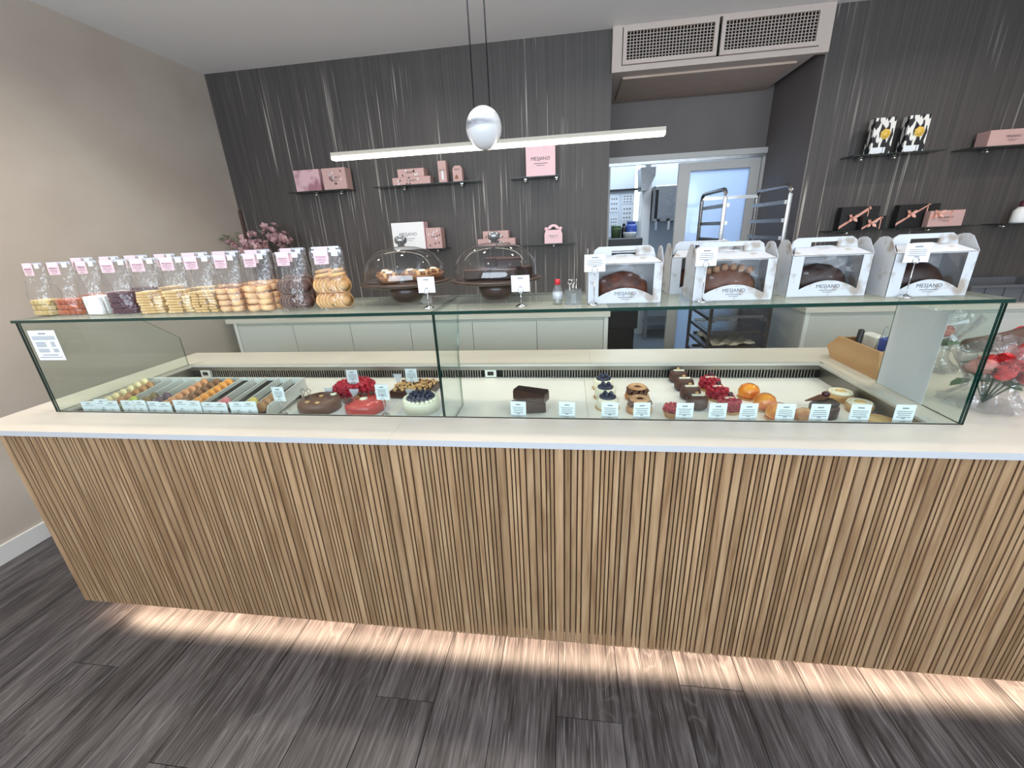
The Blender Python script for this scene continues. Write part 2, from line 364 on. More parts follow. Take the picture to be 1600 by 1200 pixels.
    def build(s, name, mats, parent=None, loc=(0, 0, 0), rz=0):
        return ob(name, s.mesh(name, [mats] if isinstance(mats, str) else mats), parent, loc, rz)
def ob(name, me, parent=None, loc=(0, 0, 0), rz=0):
    o = bpy.data.objects.new(name, me); COL.objects.link(o); o.parent = parent; o.location = loc
    if rz: o.rotation_euler = (0, 0, rz)
    return o
def tag(o, label, cat, group=None):
    o['label'] = label; o['category'] = cat
    if group: o['group'] = group
    return o
def thing(name, label, cat, loc=(0, 0, 0), rz=0, group=None):
    return tag(ob(name, None, None, loc, rz), label, cat, group)
def struct(o): o['kind'] = 'structure'; return o
def stuff(o): o['kind'] = 'stuff'; return o
def RZ(a): return Matrix.Rotation(a, 4, 'Z')
def TR(x, y, z): return Matrix.Translation((x, y, z))
_tx = {}
def text_mesh(txt, size, mat):
    """lettering as a flat mesh in the XZ plane facing -Y, centred"""
    k = (txt, size, mat)
    if k not in _tx:
        cu = bpy.data.curves.new('lettering', 'FONT'); cu.body = txt; cu.size = size; cu.align_x = 'CENTER'; cu.align_y = 'CENTER'; cu.extrude = .0002; cu.resolution_u = 2
        o = bpy.data.objects.new('t', cu); COL.objects.link(o); dg = bpy.context.evaluated_depsgraph_get()
        me = bpy.data.meshes.new_from_object(o.evaluated_get(dg)); bpy.data.objects.remove(o)
        me.transform(Matrix.Rotation(PI / 2, 4, 'X')); me.materials.clear(); me.materials.append(MT[mat]); _tx[k] = me
    return _tx[k]
def print_lines(b, rows, y, mi=0):
    """rows of small print: (x0, x1, z, height)"""
    for x0, x1, z, h in rows: b.box(x0, x1, y - .0003, y + .0003, z - h / 2, z + h / 2, mi)

# ------------------------------------------------------------------ the room
XL, XR, YB, YF, ZC = -2.896, 4.0, 3.615, -2.6, 2.778
RX0, RX1, RY = .30, 1.70, 4.37           # recess with the sliding door
B().box(XL - .2, XL, YF - .2, 7.2, 0, ZC).build('wall_left', 'plaster') ['kind'] = 'structure'
struct(B().box(XR, XR + .2, YF - .2, YB + .2, 0, ZC).build('wall_right', 'plaster'))
struct(B().box(XL, RX0, YB, RY + .1, 0, ZC).build('wall_back', 'wallpaper'))
struct(B().box(RX1 + .01, XR, YB, RY + .1, 0, ZC).build('wall_back_right', 'wallpaper'))
struct(B().box(RX1, RX1 + .01, YB, RY + .1, 0, ZC).build('wall_recess_side', 'recess'))
struct(B().box(RX0, RX1, RY, RY + .1, 2.07, ZC).build('wall_over_door', 'recess'))
b = B()   # shop front: wall around a wide window opening
b.box(XL, -2.4, YF - .2, YF, 0, ZC); b.box(3.2, XR, YF - .2, YF, 0, ZC); b.box(-2.4, 3.2, YF - .2, YF, 0, .95); b.box(-2.4, 3.2, YF - .2, YF, 2.65, ZC)
struct(b.build('wall_front', 'plaster'))
struct(B().box(XL - .2, XR + .2, YF - .2, YB + .9, ZC, ZC + .1).build('ceiling', 'ceiling'))
struct(B().box(XL, XL + .014, YF, YB, 0, .095).build('baseboard_left', 'white_paint'))
# floor and its planks
fl = struct(B().box(XL - .2, XR + .2, YF - .2, RY, -.05, -.006).build('floor', 'dark'))
PW, PL = .208, 1.25
pm = B().box(-PW / 2 + .0012, PW / 2 - .0012, -PL / 2 + .001, PL / 2 - .001, -.006, 0).mesh('plank', ['plank'])
k0 = math.floor((XL + .036) / PW); x = -.036 + k0 * PW; i = 0
offs = {-1: .89, 0: .893}
while x < 3.2:
    off = .893 if abs(x + .036) < .01 or abs(x + .66) < .01 or abs(x + 1.908) < .01 else random.uniform(0, PL)
    y = off - PL * math.ceil((off + 1.6) / PL)
    while y < RY - .1:
        y1 = y + PL
        if y1 > -.6:
            c = ob('plank', pm, fl, (x + PW / 2, y + PL / 2, 0))
            if y1 > RY - .01: c.scale = (1, (RY - .01 - y) / PL, 1); c.location.y = (y + RY - .01) / 2
        y = y1
    x += PW
# bulkhead with the air grilles over the recess
bh = thing('air_bulkhead', 'beige ceiling bulkhead with two air grilles above the door recess', 'air conditioner', (0, 0, 0))
b = B(); AY = 3.575
b.box(.294, .36, AY, RY, 2.51, ZC - .001); b.box(1.63, 1.696, AY, YB - .001, 2.51, ZC - .001); b.box(.36, 1.63, AY, RY - .002, 2.51, 2.545)
b.box(.36, 1.63, AY, RY, 2.765, ZC - .001)
b.build('casing', 'bulkhead', bh)
B().box(.36, 1.63, AY + .12, AY + .13, 2.545, 2.765).build('backing', 'dark', bh)
for gi, (x0, x1) in enumerate([(.365, .985), (1.005, 1.625)]):
    g = B(); t = .026
    g.box(x0, x1, AY - .012, AY + .01, 2.548, 2.548 + t); g.box(x0, x1, AY - .012, AY + .01, 2.762 - t, 2.762); g.box(x0, x0 + t, AY - .012, AY + .01, 2.548 + t, 2.762 - t); g.box(x1 - t, x1, AY - .012, AY + .01, 2.548 + t, 2.762 - t)
    fr = g.build('grille_frame', 'bulkhead', bh)
    g = B(); n = 26
    for k in range(1, n): xx = x0 + t + (x1 - x0 - 2 * t) * k / n; g.box(xx - .0022, xx + .0022, AY - .004, AY + .004, 2.548 + t, 2.762 - t)
    for k in range(1, 9): zz = 2.548 + t + (.214 - 2 * t) * k / 9; g.box(x0 + t, x1 - t, AY + .004, AY + .012, zz - .0018, zz + .0018)
    stuff(g.build('grille_bars', 'bulkhead', fr))
B().box(.385, 1.56, AY + .12, RY - .12, 2.497, 2.51).build('access_panel', 'panel_wood', bh)
# sliding door and its frame
df = struct(ob('door_frame', None))
B().box(RX0, RX1, RY - .06, RY, 2.03, 2.075).build('head_rail', 'door_frame', df)
B().box(RX0, RX1, RY - .045, RY - .005, 2.005, 2.03).build('track', 'steel', df)
B().box(RX0, RX0 + .075, RY - .04, RY + .1, 0, 2.005).build('jamb', 'door_frame', df)
B().box(RX1 - .025, RX1, RY - .04, RY + .1, 0, 2.005).build('jamb', 'door_frame', df)
d1 = struct(ob('door_1', None))
x0, x1 = .985, 1.672
b = B(); b.box(x0, x0 + .10, RY - .02, RY + .02, .02, 2.0); b.box(x1 - .08, x1, RY - .02, RY + .02, .02, 2.0); b.box(x0 + .10, x1 - .08, RY - .02, RY + .02, 1.93, 2.0); b.box(x0 + .10, x1 - .08, RY - .02, RY + .02, .02, .25)
b.build('leaf_frame', 'door_frame', d1); B().box(x0 + .10, x1 - .08, RY - .004, RY + .004, .25, 1.93).build('pane', 'frosted', d1)
# kitchen shell behind
struct(B().box(XL - .2, 4, RY, 7.0, -.05, -.004).build('floor_kitchen', 'kfloor'))
struct(B().box(-1.0, 4, 6.4, 6.5, 0, 2.9).build('wall_kitchen_back', 'kwall'))
struct(B().box(3.0, 3.1, RY + .1, 6.4, 0, 2.9).build('wall_kitchen_right', 'kwall'))
struct(B().box(-1.1, -1.0, RY + .1, 6.4, 0, 2.9).build('wall_kitchen_left', 'kwall'))
struct(B().box(-1.1, 4, RY + .1, 6.5, 2.9, 3.0).build('ceiling_kitchen', 'ceiling'))
struct(B().box(RX1 + .001, 3.0, RY + .1, RY + .12, 0, 2.9).build('wall_kitchen_front', 'kwall'))

# ------------------------------------------------------------------ counter
CZ, CT = .90, .02
XC, XG0, XG1, XGM = -2.189, -2.014, 1.144, -.426
YFr, YG, YW, YCB = 1.085, 1.251, 1.871, 2.097
ZG = 1.266; DK = .833
CE = 2.3      # right end of the counter, out of frame
cb_ = thing('counter_base', 'long service counter base clad in narrow upright oak slats', 'counter')
B().box(-2.07, CE - .02, 1.112, 2.05, .12, .812).build('carcass', 'groove_shade', cb_)
B().box(-2.0, CE - .06, 1.2, 2.0, 0, .12).build('plinth', 'dark', cb_)
B().box(-1.96, CE - .1, 1.114, 1.169, .1175, .1198).build('led_strip', 'ledwarm', cb_)
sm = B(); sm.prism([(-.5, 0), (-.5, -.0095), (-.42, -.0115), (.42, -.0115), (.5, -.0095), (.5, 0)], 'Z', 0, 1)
sm.m = [0, 0, 1, 1, 0, 1, 1, 0]; sme = sm.mesh('slat', ['slat', 'groove_shade'])  # side faces darkened to paint in the shade between slats
x = -2.076; wd = [.012, .013, .016, .020, .026, .032]
while x < CE - .03:
    ww = random.choice(wd)
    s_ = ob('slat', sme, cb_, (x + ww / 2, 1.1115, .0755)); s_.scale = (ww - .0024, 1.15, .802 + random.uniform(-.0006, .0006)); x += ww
wt = thing('countertop', 'pale beige stone countertop surrounding the display well', 'countertop')
def slab(x0, x1, y0, y1):
    b = B(); b.box(x0 + .0004, x1 - .0004, y0, y1, CZ - CT, CZ)
    b.m = [0, 0, 1, 0, 0, 0]; b.build('slab', ['stone', 'stone_edge'], wt)
slab(XC, -.56, YFr, YG + .012); slab(-.56, CE, YFr, YG + .012)
slab(XC, -2.0, YG + .013, YCB); slab(-2.0, .1, YW, YCB); slab(.1, 1.085, YW, YCB); slab(1.085, CE, YG + .013, YCB)
# refrigerated well
wl = thing('display_well', 'sunken chilled display well with white deck and rear vents', 'display case')
for x0, x1 in ((-1.998, -.95), (-.949, .07), (.071, 1.083)):
    B().box(x0, x1, YG + .0135, YW - .001, DK - .02, DK).build('deck_panel', 'deck', wl)
B().box(-1.998, -1.985, YG + .014, YW - .004, DK, .8925).build('side_wall', 'dsteel', wl)
B().box(1.07, 1.083, YG + .014, YW - .004, DK, .8925).build('side_wall', 'dsteel', wl)
B().box(-1.998, 1.083, YW - .012, YW - .002, DK, CZ - .02).build('rear_wall', 'dark', wl)
b = B()
b.box(-1.985, 1.07, YW - .03, YW - .0005, .893, .9015)
b.box(-1.985, -1.972, YG + .014, YW - .03, .893, .9015)
b.box(1.058, 1.0845, YG + .014, YW - .03, .893, .9015); b.build('rim', 'alu', wl)
b = B(); xx = -1.86
while xx < 1.06:
    if not (-.42 < xx < -.32): b.box(xx - .0022, xx + .0022, YW - .022, YW - .014, DK + .001, .874)
    xx += .0125
b.box(-1.985, 1.07, YW - .024, YW - .012, .872, .8925)
stuff(b.build('vent_grille', 'dsteel', wl))
for xx in (-1.908, -.372):
    dd = B().box(xx - .027, xx + .027, YW - .028, YW - .0125, .838, .874).build('thermometer', 'white', wl)
    B().box(xx - .015, xx + .015, YW - .0295, YW - .0285, .847, .866).build('screen', 'black', dd)
# glass case
gc = thing('glass_case', 'clear glass sneeze guard with green edges standing on the countertop', 'glass case')
def pane(name, b, edgefaces=None):
    return b.build(name, ['pane', 'edge'], gc)
def pbox(name, x0, x1, y0, y1, z0, z1, thin, gm='pane'):
    b = B().box(x0, x1, y0, y1, z0, z1); # faces: bottom, top, front, right, back, left
    big = {'Y': (2, 4), 'Z': (0, 1), 'X': (3, 5)}[thin]
    b.m = [0 if i in big else 1 for i in range(6)]
    return b.build(name, [gm, 'edge'], gc)
pbox('front_pane', XG0, XGM - .002, YG, YG + .008, CZ, ZG - .0105, 'Y'); pbox('front_pane', XGM + .002, XG1, YG, YG + .008, CZ, ZG - .0105, 'Y')
pbox('top_pane', XG0 - .012, XGM - .0012, YG - .004, 1.60, ZG - .010, ZG, 'Z', 'toppane'); pbox('top_pane', XGM + .0012, XG1 + .012, YG - .004, 1.60, ZG - .010, ZG, 'Z', 'toppane')
def sidepane(name, x, poly):
    b = B().prism(poly, 'X', x - .004, x + .004); b.m = [0, 0, 1] + [2] * (len(poly) - 1); return b.build(name, ['pane', 'edge', 'edge2'], gc)
sidepane('end_pane', XG0 + .004, [(YG + .009, CZ), (YG + .009, ZG - .0105), (1.60, ZG - .0105), (1.86, 1.05), (1.86, CZ)])
sidepane('end_pane', XG1 - .004, [(YG + .009, CZ), (YG + .009, ZG - .0105), (1.612, ZG - .0105), (1.612, CZ)])
poly = [(YG + .009, CZ + .002), (YG + .009, ZG - .0105), (1.57, ZG - .0105), (1.50, 1.05), (1.5, CZ - .06), (YG + .02, CZ - .06)]
b = B().prism(poly, 'X', XGM - .004, XGM + .004); b.m = [0, 0, 1, 2, 2, 2, 2, 2]; b.build('partition_pane', ['pane', 'edge', 'edge2'], gc)
# back cabinets
def cabinet_run(label, xs, yf, x0, x1, ends):
    t = thing('back_cabinet', label, 'cabinet')
    B().box(x0, x1, yf + .02, YB - .002, .08, .87).build('body', 'offwhite', t)
    B().box(x0 + .02, x1 - .02, yf + .06, YB - .01, 0, .08).build('plinth', 'dark', t)
    for a, c in zip(xs[:-1], xs[1:]):
        B().box(a + .002, c - .002, yf + .002, yf + .02, .085, .845).build('door', 'offwhite', t)
    for e in ends: B().box(e, e + .03, yf, yf + .02, 0.002, .868).build('end_panel', 'white', t)
    return t
cabinet_run('low white cabinets along the dark wall left of the doorway', [-2.765, -2.26, -1.757, -1.25, -.744, -.244, .255], 3.1, -2.8, .29, (-2.798, .257))
cabinet_run('low white cabinets along the dark wall right of the doorway', [1.66, 2.24, 2.82, 3.4, 3.98], 3.1, 1.63, 3.99, (1.63,))
tag(B().box(-2.85, .30, 3.085, YB - .001, .87, .905).build('cabinet_top', 'stone'), 'pale worktop on the white cabinets left of the doorway', 'worktop')
tag(B().box(1.618, 3.995, 3.085, YB - .001, .87, .905).build('cabinet_top', 'stone'), 'pale worktop on the white cabinets right of the doorway', 'worktop')

# ------------------------------------------------------------------ pendant lamp
pl = thing('pendant_lamp', 'long slim bar pendant lamp balanced on a white marble ball', 'pendant lamp', (0, 1.62, 0))
B().prism([(-.014, 1.7655), (.014, 1.7655), (.015, 1.769), (.015, 1.7885), (-.015, 1.7885), (-.015, 1.769)], 'X', -.864, .312).build('bar', 'lampbody', pl)
b = B(); b.prism([(-.0135, 1.764), (.0135, 1.764), (.0135, 1.7655), (-.0135, 1.7655)], 'X', -.862, .310); b.box(-.862, .310, -.0165, -.0155, 1.7655, 1.7755)
b.build('diffuser', 'led', pl)
b = B(); b.ball((-.291, -.012, 1.826), (.061, .061, .066), 32, 20); b.build('marble_ball', 'marble', pl)
for dx in (-.322, -.268): B().tube([(dx, -.005, 1.86), (dx, -.005, ZC)], .0022, 6).build('cable', 'black', pl)

# ------------------------------------------------------------------ shared small builders
LOGO_W = 'MESJANO'
def card_stand(label, x, y, z0, cz, w=.055, h=.06, rz=0, lines=3, title=None, group=None, ringr=.007, base_r=.016):
    t = thing('price_card_holder', label, 'price card', (x, y, z0), rz, group)
    H = cz - h / 2 - z0
    B().lathe([(base_r, 0), (base_r, .002), (base_r * .55, .006), (.003, .010), (0, .0105)], 14).build('base', 'chrome', t)
    st = B().tube([(0, 0, .008), (0, 0, H + .002)], .0013, 5).build('stem', 'chrome', t)
    ring = [(ringr * math.cos(a), -.0022, H + ringr * .6 + ringr * math.sin(a)) for a in [2 * PI * i / 12 for i in range(12)]]
    B().tube(ring, .0009, 5, closed=True).build('ring', 'chrome', t)
    c = B().box(-w / 2, w / 2, -.0004, .0004, H, H + h).build('card', 'card', t)
    b = B(); rows = []
    if title:
        ob('lettering', text_mesh(title, h * .16, 'ink'), c, (0, -.0008, H + h * .66)); rows.append((-w * .12, w * .1, H + h * .36, h * .05))
    else:
        rows.append((-w * .16, w * .16, H + h * .82, h * .06))
        for k in range(lines): a = w * random.uniform(.3, .4); rows.append((-a, a, H + h * (.66 - .1 * k), h * .03))
        rows.append((-w * .1, w * .1, H + h * .3, h * .04))
    print_lines(b, rows, -.0009); b.build('print', 'ink', c)
    return t

# ------------------------------------------------------------------ macaron tray
tx0, tx1, ty0, ty1, tz = -1.968, -1.168, 1.33, 1.61, .889
NC = 13; pw = (tx1 - tx0) / NC
TILT = TR(0, ty0, DK) @ Matrix.Rotation(.12, 4, 'X') @ TR(0, -ty0, -DK)     # the tray is propped up at the back
tr = thing('macaron_tray', 'white compartment tray of macarons in the left end of the display', 'tray'); tr.matrix_world = TILT
B().box(tx0 + .02, tx1 - .02, ty1 - .05, ty1 - .03, DK - .03, DK).build('prop_bar', 'dark', tr)
b = B(); b.box(tx0, tx1, ty0, ty1, DK, DK + .012); b.box(tx0, tx1, ty1 - .006, ty1, DK + .012, tz); b.box(tx0, tx1, ty0, ty0 + .006, DK + .012, tz - .03); b.build('tray_body', 'white', tr)
for k in range(NC + 1):
    xx = tx0 + pw * k; xx = min(max(xx, tx0 + .0025), tx1 - .0025)
    B().prism([(ty0 + .006, DK + .012), (ty0 + .006, tz - .03), (ty0 + .03, tz), (ty1 - .006, tz), (ty1 - .006, DK + .012)], 'X', xx - .0025, xx + .0025).build('divider', 'white', tr)
mcol = [('cream', (236, 218, 170), 7), ('beige', (190, 140, 96), 6), ('lime green', (184, 196, 84), 2), ('olive brown', (140, 118, 84), 3), ('purple', (104, 84, 100), 3), ('salmon', (216, 154, 110), 7),
        ('brown', (140, 98, 64), 7), ('orange', (236, 160, 78), 7), None, ('pink', (226, 134, 142), 2), None, ('yellow', (228, 204, 110), 2), ('caramel', (170, 124, 82), 4)]
RR = .0225
def macaron_mesh(name, col):
    shell = M(name + '_shell', col, .55, c2=tuple(min(255, int(c * 1.08)) for c in col), scale=60)
    fill = M(name + '_filling', tuple(int(c * .62) for c in col), .6)
    b = B()
    b.lathe([(0, -.011), (.014, -.0105), (.021, -.008), (.0245, -.004), (.025, -.0026)], 16, mi=0); b.lathe([(.022, -.0026), (.022, .0026)], 16, mi=1); b.lathe([(.025, .0026), (.0245, .004), (.021, .008), (.014, .0105), (0, .011)], 16, mi=0)
    b.xf(Matrix.Rotation(PI / 2, 4, 'X'))
    return b.mesh('macaron', [shell, fill])
ords = ['leftmost', 'second', 'third', 'fourth', 'fifth', 'sixth', 'seventh', 'eighth', 'ninth', 'tenth', 'eleventh', 'twelfth', 'last']
for k, mc in enumerate(mcol):
    lz = tz - .028 if mc else tz - .013
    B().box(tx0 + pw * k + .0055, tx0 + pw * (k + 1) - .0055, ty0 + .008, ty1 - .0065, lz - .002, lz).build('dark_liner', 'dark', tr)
    if not mc: continue
    nm, col, n = mc; me = macaron_mesh(nm.replace(' ', '_'), col)
    for j in range(n):
        p_ = TILT @ Vector((tx0 + pw * (k + .5), ty0 + .03 + j * .0335, tz - .028 + RR * .9 + .0008)); o = ob('macaron', me, None, p_); o.scale = (.92, .92, .92)
        o.rotation_euler = (-.28 + random.uniform(-.05, .05), 0, random.uniform(-.1, .1))
        tag(o, '%s macaron standing in the %s row of the white tray' % (nm, ords[k]), 'macaron', '%s macarons in the tray' % nm)
MC = [-1.914, -1.856, -1.808, -1.739, -1.674, -1.624, -1.569, -1.498, -1.435, -1.379, -1.321, -1.255, -1.2]
for k, xx in enumerate(MC):
    card_stand('white price card in front of the macaron tray, %s from the left' % (ords[k] if k else 'first') if k < 12 else 'white price card in front of the macaron tray, rightmost of the row', xx, 1.298 + (k % 2) * .006 - .003, DK, .904 + random.uniform(-.003, .006), .06, .052, random.uniform(-.12, .12), 1)

# ------------------------------------------------------------------ large cakes
def plate(t, x0, x1, y0, y1): B().box(x0, x1, y0, y1, 0, .0015).build('cake_board', 'card', t)
# chocolate entremets
t = thing('chocolate_cake', 'round milk chocolate cake with wire curls and chips on top', 'cake', (-1.02, 1.455, DK))
plate(t, -.1, .1, -.09, .09)
B().lathe([(.082, .0015), (.084, .03), (.081, .044), (.074, .050), (0, .051)], 40).build('cake_body', 'milk', t)
for a, r in ((0, .05), (.9, .06), (2.0, .04), (3.1, .055), (4.3, .05), (5.2, .06), (1.5, .02)):
    b = B(); b.ball((r * math.cos(a), r * math.sin(a), .053), (.010, .010, .004), 10, 5); b.build('chip', random.choice(['cocoa', 'nut', 'choc']), t)
B().lathe([(.013, .051), (.013, .056), (0, .0565)], 14, (.045, .04, 0)).build('disc', 'cream', t)
for dx in (-.045, -.02):
    B().tube([(dx, -.02, .05), (dx - .008, -.018, .075), (dx - .016, -.015, .09), (dx - .006, -.015, .098), (dx + .004, -.015, .088), (dx - .004, -.016, .074)], .0014, 5).build('chocolate_curl', 'dchoc', t)
# raspberry ring
t = thing('raspberry_ring_cake', 'ring cake covered all over in glossy red raspberries', 'cake', (-.965, 1.645, DK))
plate(t, -.105, .105, -.105, .105)
b = B(); b.lathe([(.03, .0015), (.075, .0015), (.082, .02), (.07, .036), (.045, .036), (.028, .02), (.03, .0015)], 32); b.build('cake_body', 'red', t)
bm = B(); 
random.seed(3)
for k in range(26):
    a = random.uniform(0, 6.28); e = random.uniform(-.9, 1.2); q = .0088
    bm.ball((q * math.cos(a) * math.cos(e), q * math.sin(a) * math.cos(e), q * math.sin(e)), .0052, 6, 4)
rme = bm.mesh('raspberry', ['red'])
for rr, zz, n in ((.084, .012, 20), (.083, .030, 20), (.068, .043, 17), (.050, .044, 13), (.032, .038, 9)):
    for k in range(n):
        a = 2 * PI * (k + .5 * (n % 2)) / n; o = ob('raspberry', rme, t, (rr * math.cos(a), rr * math.sin(a), zz)); o.rotation_euler = (random.uniform(0, 3),) * 3
        o.scale = (1.05,) * 3
# red glazed cake
t = thing('red_glazed_cake', 'oval smooth red glazed cake with chocolate pieces and a cream button', 'cake', (-.82, 1.455, DK))
plate(t, -.1, .1, -.09, .09)
B().lathe([(.078, .0015), (.08, .012), (.078, .034), (.07, .046), (.05, .050), (0, .051)], 40).build('cake_body', 'redglaze', t)
for k, (dx, dy) in enumerate(((-.045, -.03), (-.03, .0), (-.01, .03), (.012, .045), (-.05, -.05), (-.035, .03))):
    b = B(); b.rbox(-.009, .009, -.009, .009, 0, .016, .004); o = b.build('chocolate_piece', random.choice(['choc', 'cocoa', 'nutdark']), t, (dx, dy, .048), random.uniform(0, 3))
B().lathe([(.016, 0), (.016, .004), (0, .005)], 16, (.0, -.005, .051)).build('cream_button', 'cream', t)
# nut topped brownie cake
t = thing('nut_brownie_cake', 'rectangular brownie cake topped with chopped roasted nuts', 'cake', (-.675, 1.64, DK), -.06)
plate(t, -.1, .1, -.085, .085)
B().rbox(-.088, .088, -.072, .072, .0015, .036, .003).build('cake_body', 'choc', t)
nm_ = B().rbox(-.007, .007, -.005, .005, -.004, .004, .0025).mesh('nut', ['nut']); nm2 = B().rbox(-.006, .006, -.005, .005, -.004, .004, .0025).mesh('nut', ['nutdark'])
for k in range(130):
    o = ob('nut', nm_ if random.random() < .8 else nm2, t, (random.uniform(-.084, .084), random.uniform(-.068, .068), .039 + random.uniform(0, .006))); o.rotation_euler = [random.uniform(0, 6) for _ in range(3)]
# blueberry cream cake
t = thing('blueberry_cream_cake', 'round white cream cake with a heap of blueberries on top', 'cake', (-.585, 1.465, DK))
plate(t, -.09, .09, -.085, .085)
B().lathe([(.07, .0015), (.072, .04), (.068, .048), (0, .048)], 36).build('cake_body', 'cream', t)
b = B().ball((0, 0, 0), (.009, .009, .007), 8, 5).mesh('cream_swirl', ['cream'])
for k in range(22): a = 2 * PI * k / 22; ob('cream_swirl', b, t, (.063 * math.cos(a), .063 * math.sin(a), .052))
b = B().ball((0, 0, 0), .0088, 8, 6).mesh('blueberry', ['berry'])
for rr, n, zz in ((.047, 17, .054), (.03, 11, .056), (.013, 5, .058), (.038, 12, .066), (.018, 6, .068)):
    for k in range(n): a = 2 * PI * k / n + rr * 30; ob('blueberry', b, t, (rr * math.cos(a), rr * math.sin(a), zz))
# clear cake clips
for nm, x, y, z in (('behind the chocolate cake', -1.03, 1.548, .0), ('between the raspberry ring and the red glazed cake', -.905, 1.535, 0), ('in front of the nut brownie cake', -.655, 1.535, 0), ('behind the nut brownie cake', -.79, 1.73, 0)):
    t = thing('cake_clip', 'small frosted plastic tag standing ' + nm, 'tag', (x, y, DK))
    B().prism([(-.006, 0), (.006, 0), (.009, .022), (.022, .06), (-.022, .06), (-.009, .022)], 'Y', -.001, .001).build('tag', 'clip', t)
card_stand('white price card on a wire stand at the right end of the macaron tray', -1.150, 1.40, DK, .922, .05, .062, .05, 4)
card_stand('white price card on a wire stand left of the nut brownie cake', -.717, 1.41, DK, .929, .052, .064, 0, 5)
card_stand('white price card on a wire stand above the raspberry ring cake', -.965, 1.645, DK + .0, .909, .055, .066, 0, 4)
card_stand('white price card on a wire stand above the nut brownie cake', -.685, 1.64, DK + .0, .918, .053, .06, 0, 4)

# ------------------------------------------------------------------ small pastries on the right
def small(name, label, x, y, group=None, rz=0):
    t = thing(name, label, 'pastry', (x, y, DK), rz, group); t.scale = (1.08, 1.08, 1.2) if x < .95 else (1, 1, 1.1); return t
for k, (x, y, z, rz, lb) in enumerate(((-.155, 1.46, 0, .15, 'dark chocolate bar cake at the bottom of the pair beside the glass partition'), (-.145, 1.475, .042, -.35, 'dark chocolate bar cake lying crosswise on top of another'))):
    t = thing('chocolate_bar_cake', lb, 'pastry', (x, y, DK + z), rz)
    B().rbox(-.066, .066, -.026, .026, 0, .041, .004).build('cake_body', 'choc', t); B().rbox(-.064, .064, -.024, .024, .0405, .044, .001).build('glaze', 'dchoc', t) if k else None
for k, y in enumerate((1.715, 1.61, 1.505)):
    t = small('blueberry_charlotte', 'small round white pastry with blueberries, %s' % ['rearmost of its row', 'middle of its row', 'front one of its row'][k], .148, y)
    B().lathe([(.037, .0), (.039, .004), (.039, .03), (.033, .036), (0, .036)], 24).build('cake_body', 'cream', t)
    B().lathe([(.039, 0), (.043, 0), (.043, .003), (.039, .003)], 24).build('cake_board', 'nut', t)
    bb = B()
    B().lathe([(.029, .036), (.029, .041), (.02, .044), (0, .045)], 20).build('berry_topping', 'berry', t)
    for a in (.3, 2.4, 4.4): B().ball((.012 * math.cos(a), .012 * math.sin(a), .048), .008, 8, 6).build('blueberry', 'berry', t)
for k, (x, y) in enumerate(((.272, 1.60), (.262, 1.475))):
    t = small('praline_ring', 'piped praline choux ring dusted with sugar, %s' % ['behind the other one', 'in front of the other one'][k], x, y)
    B().lathe([(.02, 0), (.042, 0), (.045, .01), (.04, .02), (.02, .02), (.017, .01), (.02, 0)], 24).build('choux_base', 'swirl', t)
    pts = []
    for q in range(80): a = q * .48; pts.append(((.030 + .009 * math.cos(q * 1.7)) * math.cos(a * .35), (.030 + .009 * math.cos(q * 1.7)) * math.sin(a * .35), .028 + .008 * math.sin(q * 1.7)))
    B().tube(pts, .0062, 6).build('praline_cream', 'milk', t)
    B().lathe([(.03, .038), (.036, .041), (.03, .046), (.014, .046), (.012, .041), (.03, .038)], 20).build('choux_lid', 'swirl', t)
t = small('berry_tartlet', 'small dark red berry tartlet beside the chocolate domes', .375, 1.43)
B().lathe([(.026, 0), (.034, .02), (.036, .022), (.03, .018), (0, .016)], 20).build('shell', 'biscuit', t)
for k in range(9): a = k * .7; r = .022 if k < 8 else 0; ob('raspberry', rme, t, (r * math.cos(a * 1.12), r * math.sin(a * 1.12), .027))
for k, y in enumerate((1.80, 1.70, 1.605, 1.51)):
    t = small('chocolate_dome', 'round chocolate glazed pastry, %s in its column' % ['rearmost', 'second from the back', 'third from the back', 'frontmost'][k], .478, y)
    B().box(-.04, .04, -.04, .04, 0, .0012).build('cake_board', 'card', t)
    B().lathe([(.028, .0012), (.035, .008), (.036, .026), (.031, .038), (.022, .042), (0, .043)], 28).build('cake_body', 'cocoa', t)
    B().box(-.02, .02, -.006, .004, .0425, .046).build('chocolate_label', 'cream', t); B().ball((0, .012, .047), (.007, .005, .004), 8, 5).build('nut', 'nut', t)
for k, (x, y) in enumerate(((.582, 1.71), (.58, 1.605), (.583, 1.485))):
    t = small('raspberry_pastry', 'small round raspberry covered pastry, %s in its column' % ['rearmost', 'middle one', 'frontmost'][k], x, y)
    B().lathe([(.037, 0), (.039, .004), (.037, .007), (0, .007)], 24).build('biscuit_base', 'biscuit', t)
    B().lathe([(.028, .007), (.03, .028), (.02, .036), (0, .037)], 20).build('mousse', 'red', t)
    for rr, zz, n in ((.030, .016, 10), (.029, .031, 10), (.014, .039, 5)):
        for q in range(n): a = 2 * PI * q / n + zz * 20; ob('raspberry', rme, t, (rr * math.cos(a), rr * math.sin(a), zz)).scale = (.8,) * 3
    B().box(-.02, .02, -.012, -.002, .045, .048).build('chocolate_label', 'cream', t); B().ball((.004, .01, .05), .009, 8, 6).build('berry', 'jelly', t)
for k, (x, y) in enumerate(((.70, 1.615), (.715, 1.51), (.722, 1.42))):
    t = small('mango_dome', 'shiny orange glazed dome pastry, %s in its column' % ['rearmost', 'middle one', 'frontmost'][k], x, y)
    B().lathe([(.036, 0), (.0375, .003), (.036, .005)], 24).build('biscuit_base', 'biscuit', t)
    B().lathe([(.03, .005), (.036, .015), (.035, .028), (.028, .041), (.015, .048), (0, .05)], 28).build('cake_body', 'orange', t)
